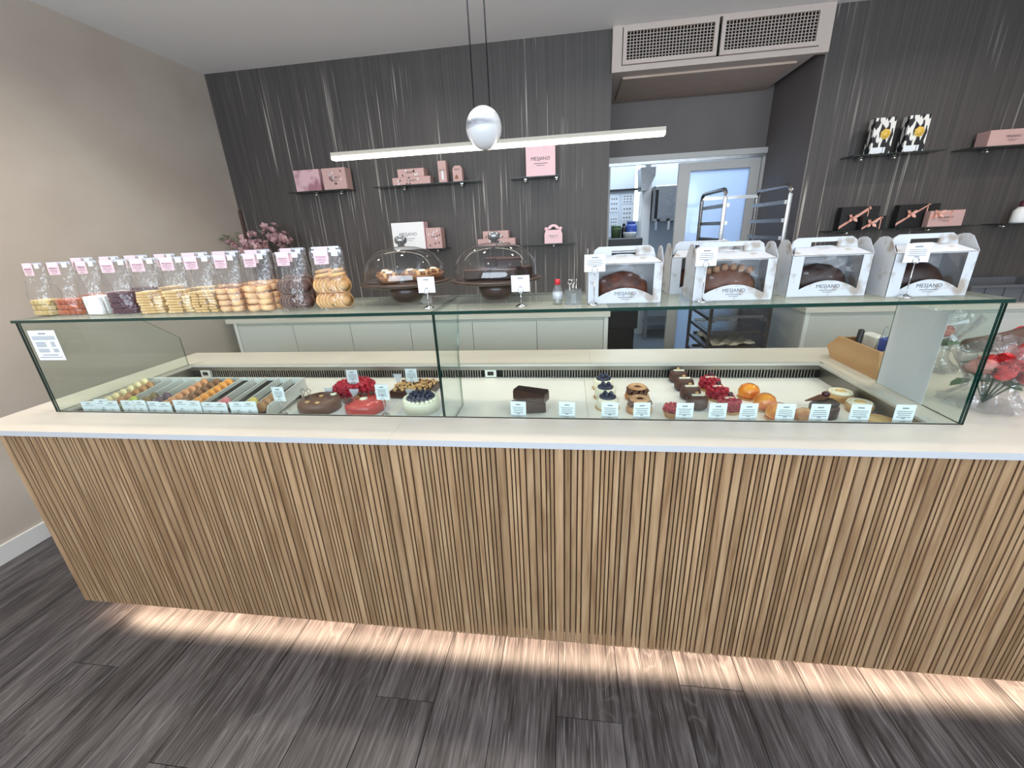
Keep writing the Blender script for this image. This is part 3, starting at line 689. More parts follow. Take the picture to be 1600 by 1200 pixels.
t = small('chocolate_shard_cake', 'dark chocolate pastry crowned with a shard and glossy sauce', .885, 1.455)
B().lathe([(.04, 0), (.041, .03), (.036, .036), (0, .036)], 24).build('cake_body', 'choc', t)
B().lathe([(.03, .036), (.034, .042), (.02, .05), (0, .052)], 18, (.006, 0, 0)).build('glossy_sauce', 'dchoc', t)
b = B(); b.prism([(-.06, .045), (-.02, .064), (.01, .066), (.0, .052)], 'Y', -.003, .006); b.build('chocolate_shard', 'milk', t)
B().ball((-.004, 0, .068), (.012, .01, .008), 10, 6).build('red_petal', 'jelly', t)
t = small('cocoa_choux', 'small brown choux bun dusted with cocoa beside the shard cake', .80, 1.41)
B().lathe([(.02, 0), (.03, .012), (.028, .026), (.014, .036), (0, .038)], 20).build('bun', 'swirl', t)
for k, (x, y) in enumerate(((1.018, 1.60), (1.022, 1.495), (1.022, 1.395))):
    t = small('cream_tart', ['pale cream tart with piped rings, rearmost beside the right wall of the well', 'pale cream tart with piped rings, in front of another tart', 'flat yellow custard tart, frontmost beside the right wall of the well'][k], x, y)
    h = .026 if k < 2 else .016
    B().lathe([(.036, 0), (.042, h * .6), (.042, h), (.039, h), (.037, h * .8), (0, h * .8)], 28).build('tart_shell', 'biscuit', t)
    if k < 2:
        for q, rr in enumerate((.034, .023, .011)):
            B().tube([(rr * math.cos(a), rr * math.sin(a), h + .003 + q * .0015) for a in [2 * PI * i / 24 for i in range(24)]], .0055, 6, closed=True).build('piped_ring', 'cream' if q < 2 else 'pale', t)
        B().lathe([(.036, h * .8), (.03, h + .002), (0, h + .004)], 24).build('filling', 'cream', t)
    else: B().lathe([(.037, h * .8), (.03, h), (0, h + .001)], 24).build('custard', 'pale', t)
RCX = [-.172, -.006, .136, .239, .374, .476, .569, .678, .777, .891, 1.013]
wherec = ['in front of the dark chocolate bar cakes', 'standing alone on the empty white deck', 'in front of the blueberry charlottes', 'in front of the praline rings', 'in front of the berry tartlet', 'in front of the chocolate glazed pastries',
          'in front of the raspberry pastries', 'in front of the orange dome pastries', 'in front of the brown choux bun', 'in front of the chocolate shard cake', 'in front of the cream tarts']
for xx, wh in zip(RCX, wherec):
    card_stand('white price card ' + wh, xx, 1.292, DK, .913, .054, .064, random.uniform(-.1, .1), 4)
# thin shelf edge behind the raspberry pastries is part of the deck; notice on the front pane
nt_ = tag(ob('notice_sheet', None, None, (-1.917, YG - .0012, 1.115)), 'white printed notice taped to the left end of the front glass', 'notice')
B().box(-.059, .059, -.0004, .0004, 0, .113).build('sheet', 'card', nt_)
b = B(); rows = [(-.016, .016, .101, .004)] + [(-.05, .05, .09 - .005 * k, .0018) for k in range(3)] + [(-.044, -.0, .068 - .005 * k, .002) for k in range(4)] + [(.022, .04, .068 - .005 * k, .002) for k in range(4)] + [(-.044, .004, .042 - .005 * k, .002) for k in range(3)] + [(.022, .044, .042 - .005 * k, .002) for k in range(3)] + [(-.035, .035, .02, .0022), (-.05, .05, .011, .0022)]
print_lines(b, rows, -.0009); b.build('print', 'ink', nt_)
tag(B().box(1.1345, 1.1355, 1.395, 1.605, .9018, 1.198).build('paper_sheet', 'paper'), 'blank white paper sheet leaning inside the right end pane', 'paper')

# ------------------------------------------------------------------ pen box on the right of the case
t = thing('pen_box', 'light bamboo desk box with slanted sides beside the right end pane', 'box', (1.152, 0, CZ))
side = [(1.625, 0), (1.655, .105), (1.905, .105), (1.975, .045), (1.93, 0)]
B().prism(side, 'X', 0, .008).build('side_board', 'bamboo', t); B().prism(side, 'X', .132, .14).build('side_board', 'bamboo', t)
B().prism([(1.627, .002), (1.657, .104), (1.666, .104), (1.636, .002)], 'X', .008, .132).build('end_board', 'bamboo', t)
B().box(.008, .132, 1.64, 1.93, .001, .008).build('bottom_board', 'bamboo', t); B().prism([(1.925, .002), (1.968, .045), (1.90, .103), (1.894, .103), (1.955, .045), (1.915, .002)], 'X', .008, .132).build('end_board', 'bamboo', t)
def stick(name, label, cat, x, y, z, h, r, mat, tilt, n=8):
    o = B().lathe([(r * .8, 0), (r, .004), (r, h - .004), (r * .6, h)], n).build(name, mat, None, (x, y, z)); o.rotation_euler = tilt
    return tag(o, label, cat)
stick('marker_pen', 'thick black marker standing in the bamboo box', 'marker', 1.20, 1.86, CZ + .01, .135, .011, 'black', (0.02, .03, 0))
stick('clear_pen', 'clear ballpoint pen leaning in the bamboo box', 'pen', 1.215, 1.80, CZ + .01, .165, .0045, 'clearp', (.05, .22, 0))
stick('black_pen', 'black pen tilted to the right in the bamboo box', 'pen', 1.215, 1.765, CZ + .01, .18, .0055, 'black', (0, .35, 0))
tag(B().rbox(-.03, .03, -.02, .02, 0, .128, .004).build('blue_packet', 'blue', None, (1.235, 1.735, CZ + .01), .3), 'blue packet standing in the bamboo box', 'packet')
tag(B().rbox(-.012, .012, -.012, .012, 0, .135, .004).build('pink_highlighter', 'pinkp', None, (1.265, 1.70, CZ + .01), .2), 'pink highlighter at the right of the bamboo box', 'marker')
tag(B().rbox(-.02, .02, -.045, .045, 0, .112, .008).build('white_eraser_bottle', 'white', None, (1.185, 1.905 - .07, CZ + .01), 0), 'white bottle lying at the back of the bamboo box', 'bottle').location = (1.262, 1.865, CZ + .01)

# ------------------------------------------------------------------ bagged sweets on the glass shelf
bagmesh = {}
def bag_film(w, d, h, seed):
    random.seed(seed); b = B(); nz = 9; nx = 10; ring = 2 * nx
    for k in range(nz + 1):
        f = k / nz; z = h * f; dd = d / 2 * max(0, 1 - max(0, (f - .35) / .62) ** 1.3) + .0012; ww = w / 2 * (1 - .06 * math.sin(f * PI))
        for s in (-1, 1):
            for i in range(nx):
                u = -1 + 2 * i / (nx - 1); u = u * -s
                bulge = (1 - abs(u) ** 3)
                wr = random.uniform(-1, 1) * .0035 * (.3 + f) * (1 if 0 < k < nz else 0)
                b.v.append((u * ww, s * (dd * (.35 + .65 * bulge)) + wr, z))
    for k in range(nz):
        for i in range(ring): j = (i + 1) % ring; b.f.append((k * ring + i, k * ring + j, (k + 1) * ring + j, (k + 1) * ring + i)); b.m.append(0); b.s.append(True)
    return b.mesh('bag_film', ['film'])
films = [bag_film(.116, .08, .192, 11 + i) for i in range(4)]
mcookie = {}
def disc_mesh(key, r, h, mats, n=18):
    if key not in mcookie:
        b = B(); b.lathe([(r * .85, 0), (r, h * .25), (r, h * .75), (r * .88, h)], n, mi=0); b.lathe([(0, h + .0002), (r * .86, h + .0001)][::-1], n, mi=1); mcookie[key] = b.mesh('cookie', mats)
    return mcookie[key]
def block_mesh(key, sx, sy, sz, mats):
    if key not in mcookie:
        b = B().rbox(-sx / 2, sx / 2, -sy / 2, sy / 2, 0, sz, min(sx, sy, sz) * .16)
        if len(mats) > 1: b.m[1] = 1
        mcookie[key] = b.mesh('piece', mats)
    return mcookie[key]
def contents(t, kind):
    R = random.uniform
    if kind in ('gum', 'gumo'):
        me = block_mesh(kind, .024, .024, .019, [kind])
        for k in range(3):
            for i in range(4):
                for j in (0, 1):
                    o = ob('candy', me, t, (-.036 + i * .024 + R(-.002, .002), -.016 + j * .028, .003 + k * .0195)); o.rotation_euler = (0, 0, R(-.4, .4))
    elif kind == 'nougat':
        me = block_mesh(kind, .082, .011, .066, ['nougat'])
        for j in range(4): ob('nougat_slab', me, t, (R(-.004, .004), -.024 + j * .016, .002), R(-.06, .06))
    elif kind == 'jelly':
        me = block_mesh(kind, .044, .026, .0195, ['jelly'])
        for k in range(4):
            for i in (0, 1):
                for j in (0, 1): ob('jelly_block', me, t, (-.022 + i * .045, -.016 + j * .03, .002 + k * .0198), R(-.05, .05))
    elif kind == 'short':
        me = block_mesh(kind, .052, .03, .0085, ['pale', 'paletop'])
        for k in range(8):
            for j in (0, 1): ob('shortbread', me, t, (-.018 + R(-.004, .006), -.016 + j * .032, .002 + k * .0098), R(-.1, .1))
        for k in range(6): ob('shortbread', me, t, (.026, R(-.004, .006), .002 + k * .0098), PI / 2 + R(-.1, .1))
    elif kind == 'shard':
        me = block_mesh(kind, .026, .03, .0075, ['pale', 'paletop'])
        for k in range(8):
            for i in range(3):
                for j in (0, 1): ob('biscuit', me, t, (-.03 + i * .03 + R(-.004, .004), -.016 + j * .031, .002 + k * .0092), R(-.2, .2))
    elif kind == 'bun':
        me = disc_mesh(kind, .023, .019, ['swirl', 'nutdark'])
        for k in range(4):
            for i in (-1, 1):
                for j in (-1, 1): ob('bun', me, t, (i * .0235 + R(-.002, .002), j * .016, .002 + k * .0205))
    elif kind == 'palm':
        me = disc_mesh(kind, .026, .02, ['swirl', 'swirl'])
        for k in range(4):
            for i in (-1, 1):
                for j in (-1, 1):
                    o = ob('bun', me, t, (i * .025 + R(-.003, .003), j * .016, .003 + k * .0215)); o.rotation_euler = (R(-.15, .15), R(-.15, .15), 0)
    elif kind in ('choc', 'tan'):
        r = .0255
        me = disc_mesh(kind, r, .0115, ['cookrim', 'choccookie'] if kind == 'choc' else ['tan', 'tan'])
        for k in (0, 1):
            for (x0, n) in ((-.040, 4), (.017, 3)):
                for i in range(n):
                    o = ob('cookie', me, t, (x0 + i * .0125, -.004 - i * .002 + R(-.002, .002), .003 + r + k * .051)); o.rotation_euler = (0, PI / 2 - .08, -.75)
        if kind == 'tan':
            for dx, a in ((-.02, -.15), (.026, -.1)):
                o = ob('cookie', me, t, (dx, -.004, .108)); o.rotation_euler = (0, a, 0); o.scale = (1.1, 1.1, 1)
lab = B().box(-.024, .024, -.0004, .0004, -.044, 0).mesh('label', ['pinklabel'])
lpr = B(); print_lines(lpr, [(-.016, .016, -.028, .0014), (-.017, .017, -.0325, .0012), (-.010, .010, -.0385, .0016)], -.0008); lprm = lpr.mesh('print', ['pinkink'])
stk = B().box(-.011, .011, -.0004, .0004, -.016, 0).mesh('price_sticker', ['card'])
def bag(kind, label, x, y, idx, group):
    random.seed(100 + idx)
    t = thing('sweets_bag', label, 'bag', (x, y, ZG), random.uniform(-.12, .12), group); t.scale = (1, 1, 1.0 if idx < 20 else 1.05)
    ob('film', films[idx % 4], t)
    contents(t, kind)
    L = ob('label', lab, t, (-.018 + random.uniform(-.006, .006), -.0058, .193)); L.rotation_euler = (-.06, 0, 0)
    ob('print', lprm, L); ob('lettering', text_mesh('MESJANO', .0088, 'pinkink'), L, (0, -.0009, -.021))
    q = ob('price_sticker', stk, t, (.03, -.0058, .190)); q.rotation_euler = (-.06, 0, 0)
    B().box(-.05, .05, -.0012, .0012, .186, .194).build('seal', 'clip', t)
front = [('gum', 'clear bag of pale yellow candies, leftmost on the glass shelf', -1.985), ('gumo', 'clear bag of amber orange candies beside the pale yellow candies', -1.868), ('nougat', 'clear bag of speckled white nougat slabs in the front row', -1.75), ('jelly', 'clear bag of dark red fruit jelly blocks in the front row', -1.632),
         ('short', 'clear bag of pale shortbread stacks next to the dark jelly', -1.512), ('short', 'clear bag of pale shortbread stacks, second one right of the dark jelly', -1.395), ('shard', 'clear bag of small square biscuits stacked in the front row', -1.29),
         ('bun', 'clear bag of small brown glazed buns stacked in four layers', -1.187), ('palm', 'clear bag of large golden glazed buns in the front row', -1.073), ('choc', 'clear bag of chocolate round cookies in the front row', -.945), ('tan', 'clear bag of round golden cookies, rightmost on the glass shelf', -.805)]
for i, (k, lb, x) in enumerate(front): bag(k, lb, x, 1.355, i, 'bags of sweets in the front row')
back = [('gumo', 'clear bag of amber candies in the back row at the left', -1.90), ('nougat', 'clear bag of white nougat in the back row', -1.775), ('jelly', 'clear bag of dark jelly in the back row', -1.655), ('short', 'clear bag of shortbread in the back row', -1.53), ('shard', 'clear bag of small square biscuits in the back row', -1.40),
        ('bun', 'clear bag of brown glazed buns in the back row', -1.27), ('palm', 'clear bag of golden glazed buns in the back row', -1.14), ('choc', 'clear bag of chocolate round cookies in the back row', -1.0), ('tan', 'clear bag of round golden cookies in the back row', -.87)]
for i, (k, lb, x) in enumerate(back): bag(k, lb, x, 1.462, 20 + i, 'bags of sweets in the back row')

# ------------------------------------------------------------------ cake stands with glass domes
def cake_stand(label, x, y):
    t = thing('cake_stand', label, 'cake stand', (x, y, ZG))
    B().lathe([(.036, 0), (.047, .005), (.056, .018), (.061, .036), (.062, .059)], 32).build('foot', 'walnut', t)
    B().lathe([(.06, .059), (.135, .062), (.158, .069), (.160, .074), (.154, .076), (.06, .073), (0, .073)], 48).build('plate', 'walnut', t)
    d = thing('glass_dome', 'clear glass dome covering the ' + ('tartlets' if x < -.4 else 'brownie slices'), 'dome', (x, y, ZG + .0765))
    pr = [(.142, 0), (.1425, .012), (.140, .045), (.131, .062), (.112, .086), (.082, .103), (.045, .113), (.014, .116)]
    B().lathe(pr, 48).build('dome', 'dome', d)
    d.children[0].data.polygons  # open below
    B().lathe([(.012, .115), (.011, .122), (.020, .128), (.0215, .138), (.018, .146), (.009, .150), (0, .1505)], 20).build('knob', 'knob', d)
    return t
cake_stand('dark wooden cake stand on the left, holding nut tartlets', -.582, 1.46)
cake_stand('dark wooden cake stand on the right, holding brownie slices', -.252, 1.46)
for k, (dx, dy) in enumerate(((-.085, .035), (-.03, -.06), (.01, .035), (.07, -.01), (.085, .07))):
    t = thing('nut_tartlet', 'small tartlet with nuts and cream under the left dome, %s' % ['at the left', 'frontmost', 'in the middle', 'at the right', 'at the back right'][k], 'tartlet', (-.582 + dx, 1.46 + dy, ZG + .0765))
    B().lathe([(.030, 0), (.038, .016), (.039, .02), (.035, .02), (.033, .015), (0, .015)], 24).build('shell', 'tartcrust', t)
    random.seed(k)
    for q in range(13):
        a = q * 2.4; r = .028 * math.sqrt(q / 13); o = ob('nut', nm_ if q % 2 else nm2, t, (r * math.cos(a), r * math.sin(a), .022 + random.uniform(0, .012) * (1 - r / .03))); o.scale = (1.3,) * 3; o.rotation_euler = [random.uniform(0, 6) for _ in range(3)]
    B().tube([(.009 * math.cos(a), .009 * math.sin(a) - .006, .034) for a in [2 * PI * i / 12 for i in range(12)]], .004, 6, closed=True).build('cream_ring', 'cream', t)
for k, (dx, dy, z, rz) in enumerate(((-.06, -.035, 0, .1), (.035, -.045, 0, -.05), (-.025, .05, 0, .2), (.075, .04, 0, -.3), (.0, .045, .0325, .0), (.045, -.0, .0325, .25))):
    t = thing('brownie_slice', 'thick dark brownie slice under the right dome, %s' % ['front left', 'front right', 'back left', 'back right', 'topmost at the back', 'topmost at the right'][k], 'brownie', (-.252 + dx, 1.46 + dy, ZG + .0765 + z), rz)
    B().rbox(-.042, .042, -.026, .026, 0, .029, .003).build('cake_body', 'dchoc', t); B().rbox(-.041, .041, -.025, .025, .0288, .032, .0008).build('glaze', 'cocoa', t)
card_stand('white price card on a chrome stand in front of the left dome', -.456, 1.312, ZG, 1.341, .056, .05, .0, lines=0, base_r=.018, ringr=.008)
card_stand('white price card on a chrome stand in front of the right dome', -.15, 1.305, ZG, 1.337, .057, .05, .04, lines=0, base_r=.018, ringr=.008)
# bottle and acrylic box
t = thing('red_cap_bottle', 'small clear bottle with a red cap on the glass shelf', 'bottle', (-.036, 1.33, ZG))
B().lathe([(.0145, 0), (.0155, .003), (.0155, .045), (.009, .058), (.0065, .062)], 18).build('body', 'clearp', t); B().lathe([(.0085, .062), (.0085, .076), (.006, .078), (0, .078)], 16).build('cap', 'capred', t)
B().lathe([(.0158, .018), (.0158, .040)], 18).build('label', 'clip', t)
t = thing('acrylic_box', 'small clear acrylic box of card holders beside the red capped bottle', 'box', (.012, 1.335, ZG))
b = B(); b.box(-.026, .026, -.022, -.020, 0, .045); b.box(-.026, .026, .02, .022, 0, .045); b.box(-.026, -.024, -.02, .02, 0, .045); b.box(.024, .026, -.02, .02, 0, .045); b.box(-.024, .024, -.02, .02, 0, .002); b.build('box_walls', 'clearp', t)
for k, dx in enumerate((-.012, -.002, .008)):
    o = B().tube([(0, 0, 0), (0, 0, .058)] + [(.007 * math.cos(a), 0, .065 + .007 * math.sin(a)) for a in [-PI / 2 + 2 * PI * i / 10 for i in range(11)]], .001, 5).build('spare_card_clip', 'chrome', None, (.014 + dx, 1.335 + .004 * k, ZG + .003), k * .8)
    tag(o, 'spare wire card clip standing in the acrylic box', 'card clip', 'spare card clips')
tag(B().box(-.008, .008, -.001, .001, 0, .03).build('blank_card', 'card', None, (.014, 1.322, ZG + .004)), 'little blank white card standing in the acrylic box', 'card')

# ------------------------------------------------------------------ printed cake boxes
def cake_box(label, x0, x1, y, fill, cakelabel, rz=0):
    W = x1 - x0; D = .115; H = .119; t = thing('cake_box', label, 'cake box', ((x0 + x1) / 2, y + D / 2, ZG), rz)
    hw = W / 2; hd = D / 2; th = .0012
    # front with a window hole above an arched label
    wx0, wx1, wz1 = -hw + .033, hw - .026, H - .003; n = 12
    arc = [(wx0 + (wx1 - wx0) * i / n, .020 + .026 * math.sin(PI * i / n) ** .9) for i in range(n + 1)]
    b = B()
    def quad(p): 
        q = [(u, -hd, v) for u, v in p] + [(u, -hd + th, v) for u, v in p]; m = len(p)
        b.add(q, [tuple(range(m)), tuple(reversed(range(m, 2 * m)))] + [(i, i + m, (i + 1) % m + m, (i + 1) % m) for i in range(m)])
    quad([(-hw, 0), (wx0, 0), (wx0, H), (-hw, H)]); quad([(wx1, 0), (hw, 0), (hw, H), (wx1, H)])
    for i in range(n): quad([(arc[i][0], 0), (arc[i + 1][0], 0), arc[i + 1], arc[i]])
    quad([(wx0, wz1), (wx1, wz1), (wx1, H), (wx0, H)])
    fr = b.build('front_panel', 'cakecard', t)
    b = B(); b.add([(wx0, -hd + .0016, .02), (wx1, -hd + .0016, .02), (wx1, -hd + .0016, wz1), (wx0, -hd + .0016, wz1)], [(0, 1, 2, 3)]); b.build('window', 'winfilm', fr)
    B().box(-hw, hw, hd - th, hd, 0, H).build('back_panel', 'cakecard', t); B().box(-hw + th, hw - th, -hd + .003, hd - th, 0, .0012).build('base_panel', 'cakecard', t)
    gp = [(-hd, 0), (hd, 0), (hd, H), (hd * .66, H + .024), (.024, H + .040), (.008, H + .044), (-.01, H + .044), (-.026, H + .038), (-hd * .66, H + .024), (-hd, H)]
    B().prism(gp, 'X', -hw, -hw + th).build('side_panel', 'cakecard', t); B().prism(gp, 'X', hw - th, hw).build('side_panel', 'cakecard', t)
    # roof flaps rising to the carrying handle
    b = B()
    for s in (-1, 1):
        b.add([(-hw + .003, s * hd, H), (hw - .003, s * hd, H), (hw - .03, s * .004, H + .020), (-hw + .03, s * .004, H + .020),
               (-hw + .003, s * hd, H - .0012), (hw - .003, s * hd, H - .0012), (hw - .03, s * .004, H + .0188), (-hw + .03, s * .004, H + .0188)],
              [(0, 1, 2, 3), (7, 6, 5, 4), (0, 4, 5, 1), (1, 5, 6, 2), (2, 6, 7, 3), (3, 7, 4, 0)])
    b.build('roof_flap', 'cakecard', t)
    b = B(); hx = .037; z0, z1, zt = H + .020, H + .034, H + .047
    def hq(p): b.prism(p, 'Y', -.003, .003)
    hq([(-hw + .012, H + .005), (-hx, H + .012), (-hx, zt), (-hw + .035, zt), (-hw + .022, H + .038)]); hq([(hx, H + .012), (hw - .012, H + .005), (hw - .022, H + .038), (hw - .035, zt), (hx, zt)])
    hq([(-hx, z1), (hx, z1), (hx, zt), (-hx, zt)]); hq([(-hx, H + .012), (hx, H + .012), (hx, z0), (hx * .5, z0 + .003), (-hx * .5, z0 + .003), (-hx, z0)])
    b.build('handle', 'cakecard', t)
    lx = (wx0 + wx1) / 2
    ob('lettering', text_mesh('MESJANO', .0155, 'inkd'), fr, (lx, -hd - .0003, .0285))
    b = B(); print_lines(b, [(lx - .022, lx + .022, .0175, .0016), (lx - .013, lx + .013, .012, .0012)], -hd - .0003); b.build('print', 'inkd', fr)
    # loaf cake inside
    c = thing('loaf_cake', cakelabel, 'cake', ((x0 + x1) / 2, y + D / 2 + .008, ZG + .002), rz)
    b = B(); L = hw - .036; pr = [(-.034, 0), (.034, 0), (.04, .045), (.03, .066), (.012, .08), (-.012, .08), (-.03, .066), (-.04, .045)]
    m = len(pr)
    for xx, sc in ((-L, .7), (-L * .8, .88), (-L * .3, 1.05), (0, 1.1), (L * .4, 1.04), (L * .8, .86), (L, .68)): b.v += [(xx, u * min(sc, 1), v * sc) for u, v in pr]
    for k in range(6):
        for i in range(m): j = (i + 1) % m; b.f.append((k * m + i, k * m + j, (k + 1) * m + j, (k + 1) * m + i)); b.m.append(0); b.s.append(True)
    b.f += [tuple(reversed(range(m))), tuple(range(6 * m, 7 * m))]; b.m += [0, 0]; b.s += [False, False]
    b.build('loaf', fill, c)
    return c
MT['loafbrown'] = M('loaf_crust', (58, 28, 20), .6, c2=(112, 58, 34), scale=26, bump=.4)
MT['loafmilk'] = M('almond_loaf', (96, 62, 48), .6, c2=(124, 84, 64), scale=24, bump=.4)
MT['almond'] = M('almond_curl', (164, 126, 98), .6)
MT['loafdark'] = M('dark_loaf', (40, 24, 22), .5, c2=(64, 40, 34), scale=16, bump=.4)
cake_box('white printed cake box with window, leftmost of the five', .057, .279, 1.325, 'loafbrown', 'brown loaf cake in the leftmost cake box')
c = cake_box('white printed cake box with window, second of the front boxes, behind a price card', .371, .597, 1.33, 'loafmilk', 'loaf cake topped with almonds in the box beside the leftmost')
for k in range(6): B().lathe([(.006, 0), (.011, .004), (.011, .012), (.008, .02), (0, .021)], 12).build('almond_topping', 'almond', c, (-.06 + .024 * k, -.012, .083 - abs(k - 2.5) * .005))
cake_box('white printed cake box with window, half hidden behind the second front box', .335, .556, 1.478, 'loafbrown', 'brown loaf cake in the half hidden cake box')
cake_box('white printed cake box with window, left neighbour of the rightmost', .651, .868, 1.365, 'loafdark', 'dark loaf cake in the box beside the rightmost')
cake_box('white printed cake box with window, rightmost of the five', .897, 1.10, 1.325, 'loafdark', 'dark loaf cake in the rightmost cake box')
card_stand('white price card on a chrome stand before the leftmost cake box', .076, 1.306, ZG, 1.39, .062, .05, 0, lines=4, base_r=.018, ringr=.008)
card_stand('white price card on a chrome stand before the second cake box', .394, 1.312, ZG, 1.396, .058, .052, 0, lines=4, base_r=.018, ringr=.008)
card_stand('white price card on a chrome stand before the rightmost cake box', .938, 1.309, ZG, 1.386, .062, .05, 0, lines=4, base_r=.018, ringr=.008)

# ------------------------------------------------------------------ glass wall shelves and their boxes
UZ, LZ = 1.872, 1.387
SD = .16
def shelf(label, x0, x1, z, br):
    t = thing('wall_shelf', label, 'shelf', (0, YB, z))
    b = B().box(x0, x1, -SD, -.001, -.006, 0); b.m = [0, 0, 1, 1, 1, 1]; b.build('glass_plate', ['shelfglass', 'shelfedge'], t)
    for x in br:
        q = B(); q.tube([(x, -.001, -.018), (x, -.05, -.018)], .010, 10); q.box(x - .009, x + .009, -.05, -.012, -.012, -.0062); q.ball((x, -.052, -.02), .012, 10, 6); q.build('bracket', 'chrome', t)
shelf('glass wall shelf high on the left with two pink boxes', -2.29, -1.77, UZ, (-2.1, -1.88))
shelf('long glass wall shelf with stacked pink boxes under the lamp', -1.55, -.69, UZ, (-1.33, -.85))
shelf('glass wall shelf with one large pink box behind the lamp', -.45, -.08, UZ, (-.34, -.1))
shelf('glass wall shelf with a white box above the left dome', -1.5, -1.0, LZ, (-1.4, -1.1))
shelf('glass wall shelf with two stacked pink boxes above the right dome', -.76, -.41, LZ, (-.68, -.48))
shelf('glass wall shelf holding the small pink handle box', -.38, .05, LZ, (-.125,))
shelf('glass wall shelf with two black and white patterned boxes', 1.92, 2.48, UZ, (2.03, 2.24))
shelf('glass wall shelf at the upper right edge with a pink box', 2.62, 3.2, UZ, (2.80,))
shelf('glass wall shelf with the pair of black ribboned boxes', 1.88, 2.30, LZ, (2.04,))
shelf('glass wall shelf with a black box and a pink box', 2.31, 2.85, LZ, (2.58,))
shelf('glass wall shelf at the lower right edge', 2.95, 3.4, LZ, (3.05,))
def gbox(name, label, x0, x1, z, h, mat, d=.1, logo=None, size=.02, lines=True, rz=0, dash=0, yfront=None, inkm='darkink'):
    yf = (YB - .135) if yfront is None else yfront
    t = thing(name, label, 'gift box', ((x0 + x1) / 2, yf + d / 2, z), rz); hw = (x1 - x0) / 2
    B().rbox(-hw, hw, -d / 2, d / 2, 0, h, .0015).build('body', mat, t)
    B().box(-hw - .0006, hw + .0006, -d / 2 - .0006, d / 2 + .0006, h * .62, h * .62 + .0015).build('lid_seam', mat, t)
    if logo: ob('lettering', text_mesh(logo, size, inkm), t, (0, -d / 2 - .0012, h * .56))
    if logo and lines:
        b = B(); print_lines(b, [(-size * 1.5, size * 1.5, h * .56 - size * .9, size * .1), (-size * .9, size * .9, h * .56 - size * 1.3, size * .08)], -d / 2 - .0012); b.build('print', inkm, t)
    random.seed(int(x0 * 1000) & 255)
    if dash:
        b = B(); 
        for k in range(dash):
            cxx, czz, a = random.uniform(-hw * .8, hw * .8), random.uniform(h * .12, h * .88), random.uniform(-1, 1); l = .016
            i0 = len(b.v); b.box(-.004, .004, -.0005, .0005, -l / 2, l / 2, k % 2); b.xf(TR(cxx, -d / 2 - .001, czz) @ Matrix.Rotation(a, 4, 'Y'), i0)
        b.build('eclair_print', ['darkink', 'card'], t)
    return t
gbox('pink_marbled_box', 'pink marbled gift box, left one on the high left shelf', -2.22, -2.0, UZ, .158, 'pinkmarb')
gbox('pink_printed_box', 'pink gift box with dash print, right one on the high left shelf', -1.975, -1.775, UZ, .158, 'pinkbox', logo='MESJANO', size=.022, dash=10)
gbox('pink_long_box', 'long low pink gift box at the bottom of the stack under the lamp', -1.39, -1.08, UZ, .055, 'pinkbox', logo='MESJANO', size=.018, lines=False, dash=8)
gbox('pink_short_box', 'shorter pink gift box on top of the long one under the lamp', -1.34, -1.125, UZ + .0555, .058, 'pinkbox', logo='MESJANO', size=.018, lines=False, dash=6)
t = gbox('tall_pink_box', 'tall narrow pink gift box standing on the long glass shelf', -1.01, -.945, UZ, .152, 'pinkbox', d=.06, logo='MESJANO', size=.011, lines=False)
B().box(-.008, .008, -.0312, -.0305, .02, .085).build('window_print', 'card', t)
t = thing('house_shaped_box', 'small pink house shaped gift box on the long glass shelf', 'gift box', (-.86, YB - .1, UZ))
B().prism([(-.037, 0), (.037, 0), (.037, .09), (.022, .112), (-.022, .112), (-.037, .09)], 'Y', -.03, .03).build('body', 'pinkbox', t)
ob('lettering', text_mesh('MESJANO', .011, 'darkink'), t, (0, -.031, .086)); B().lathe([(.012, 0), (.014, .012), (0, .03)], 12).build('oval_print', 'nutdark', t, (-.008, -.030, .02)).scale = (1, .05, 1.1)
gbox('large_pink_box', 'large plain pink gift box behind the pendant lamp bar', -.325, -.105, UZ, .21, 'pinklabel', logo='MESJANO', size=.034)
t = gbox('white_gift_box', 'white gift box with grey lettering above the left dome', -1.452, -1.178, LZ, .21, 'whitebox', d=.11, logo='MESJANO', size=.036, inkm='ink')
B().box(.1372, .142, -.055, .05, 0.001, .209).build('pink_edge', 'pinklabel', t)
gbox('pink_dash_box', 'pink dash printed box right beside the white gift box', -1.165, -1.035, LZ, .16, 'pinkbox', logo='MESJANO', size=.012, lines=False, dash=10)
gbox('pink_long_box', 'long pink box at the bottom of the stack above the right dome', -.735, -.43, LZ, .055, 'pinkbox', logo='MESJANO', size=.018, lines=False, dash=8)
gbox('pink_short_box', 'shorter pink box on top of the stack above the right dome', -.69, -.482, LZ + .0555, .058, 'pinkbox', logo='MESJANO', size=.018, lines=False, dash=6)
t = thing('pink_handle_box', 'small pink gable box with handle on its own glass shelf', 'gift box', (-.125, YB - .095, LZ))
B().prism([(-.07, 0), (.07, 0), (.07, .07), (.058, .1), (-.058, .1), (-.07, .07)], 'Y', -.03, .03).build('body', 'pinklabel', t)
hb = B(); out = [(.048 * math.cos(a), .1 + .042 * math.sin(a)) for a in [PI * i / 12 for i in range(13)]]; inn = [(.018 * math.cos(a), .112 + .012 * math.sin(a)) for a in [PI * i / 12 for i in range(13)]]
for i in range(12): hb.prism([inn[i], out[i], out[i + 1], inn[i + 1]], 'Y', -.003, .003)
hb.build('handle', 'pinklabel', t)
for s in (-1, 1): B().lathe([(.0, 0), (.014, .001), (.014, .005), (0, .006)], 14).xf(Matrix.Rotation(PI / 2, 4, 'X')).build('ear_tab', 'pinklabel', t, (s * .056, -.02, .108))
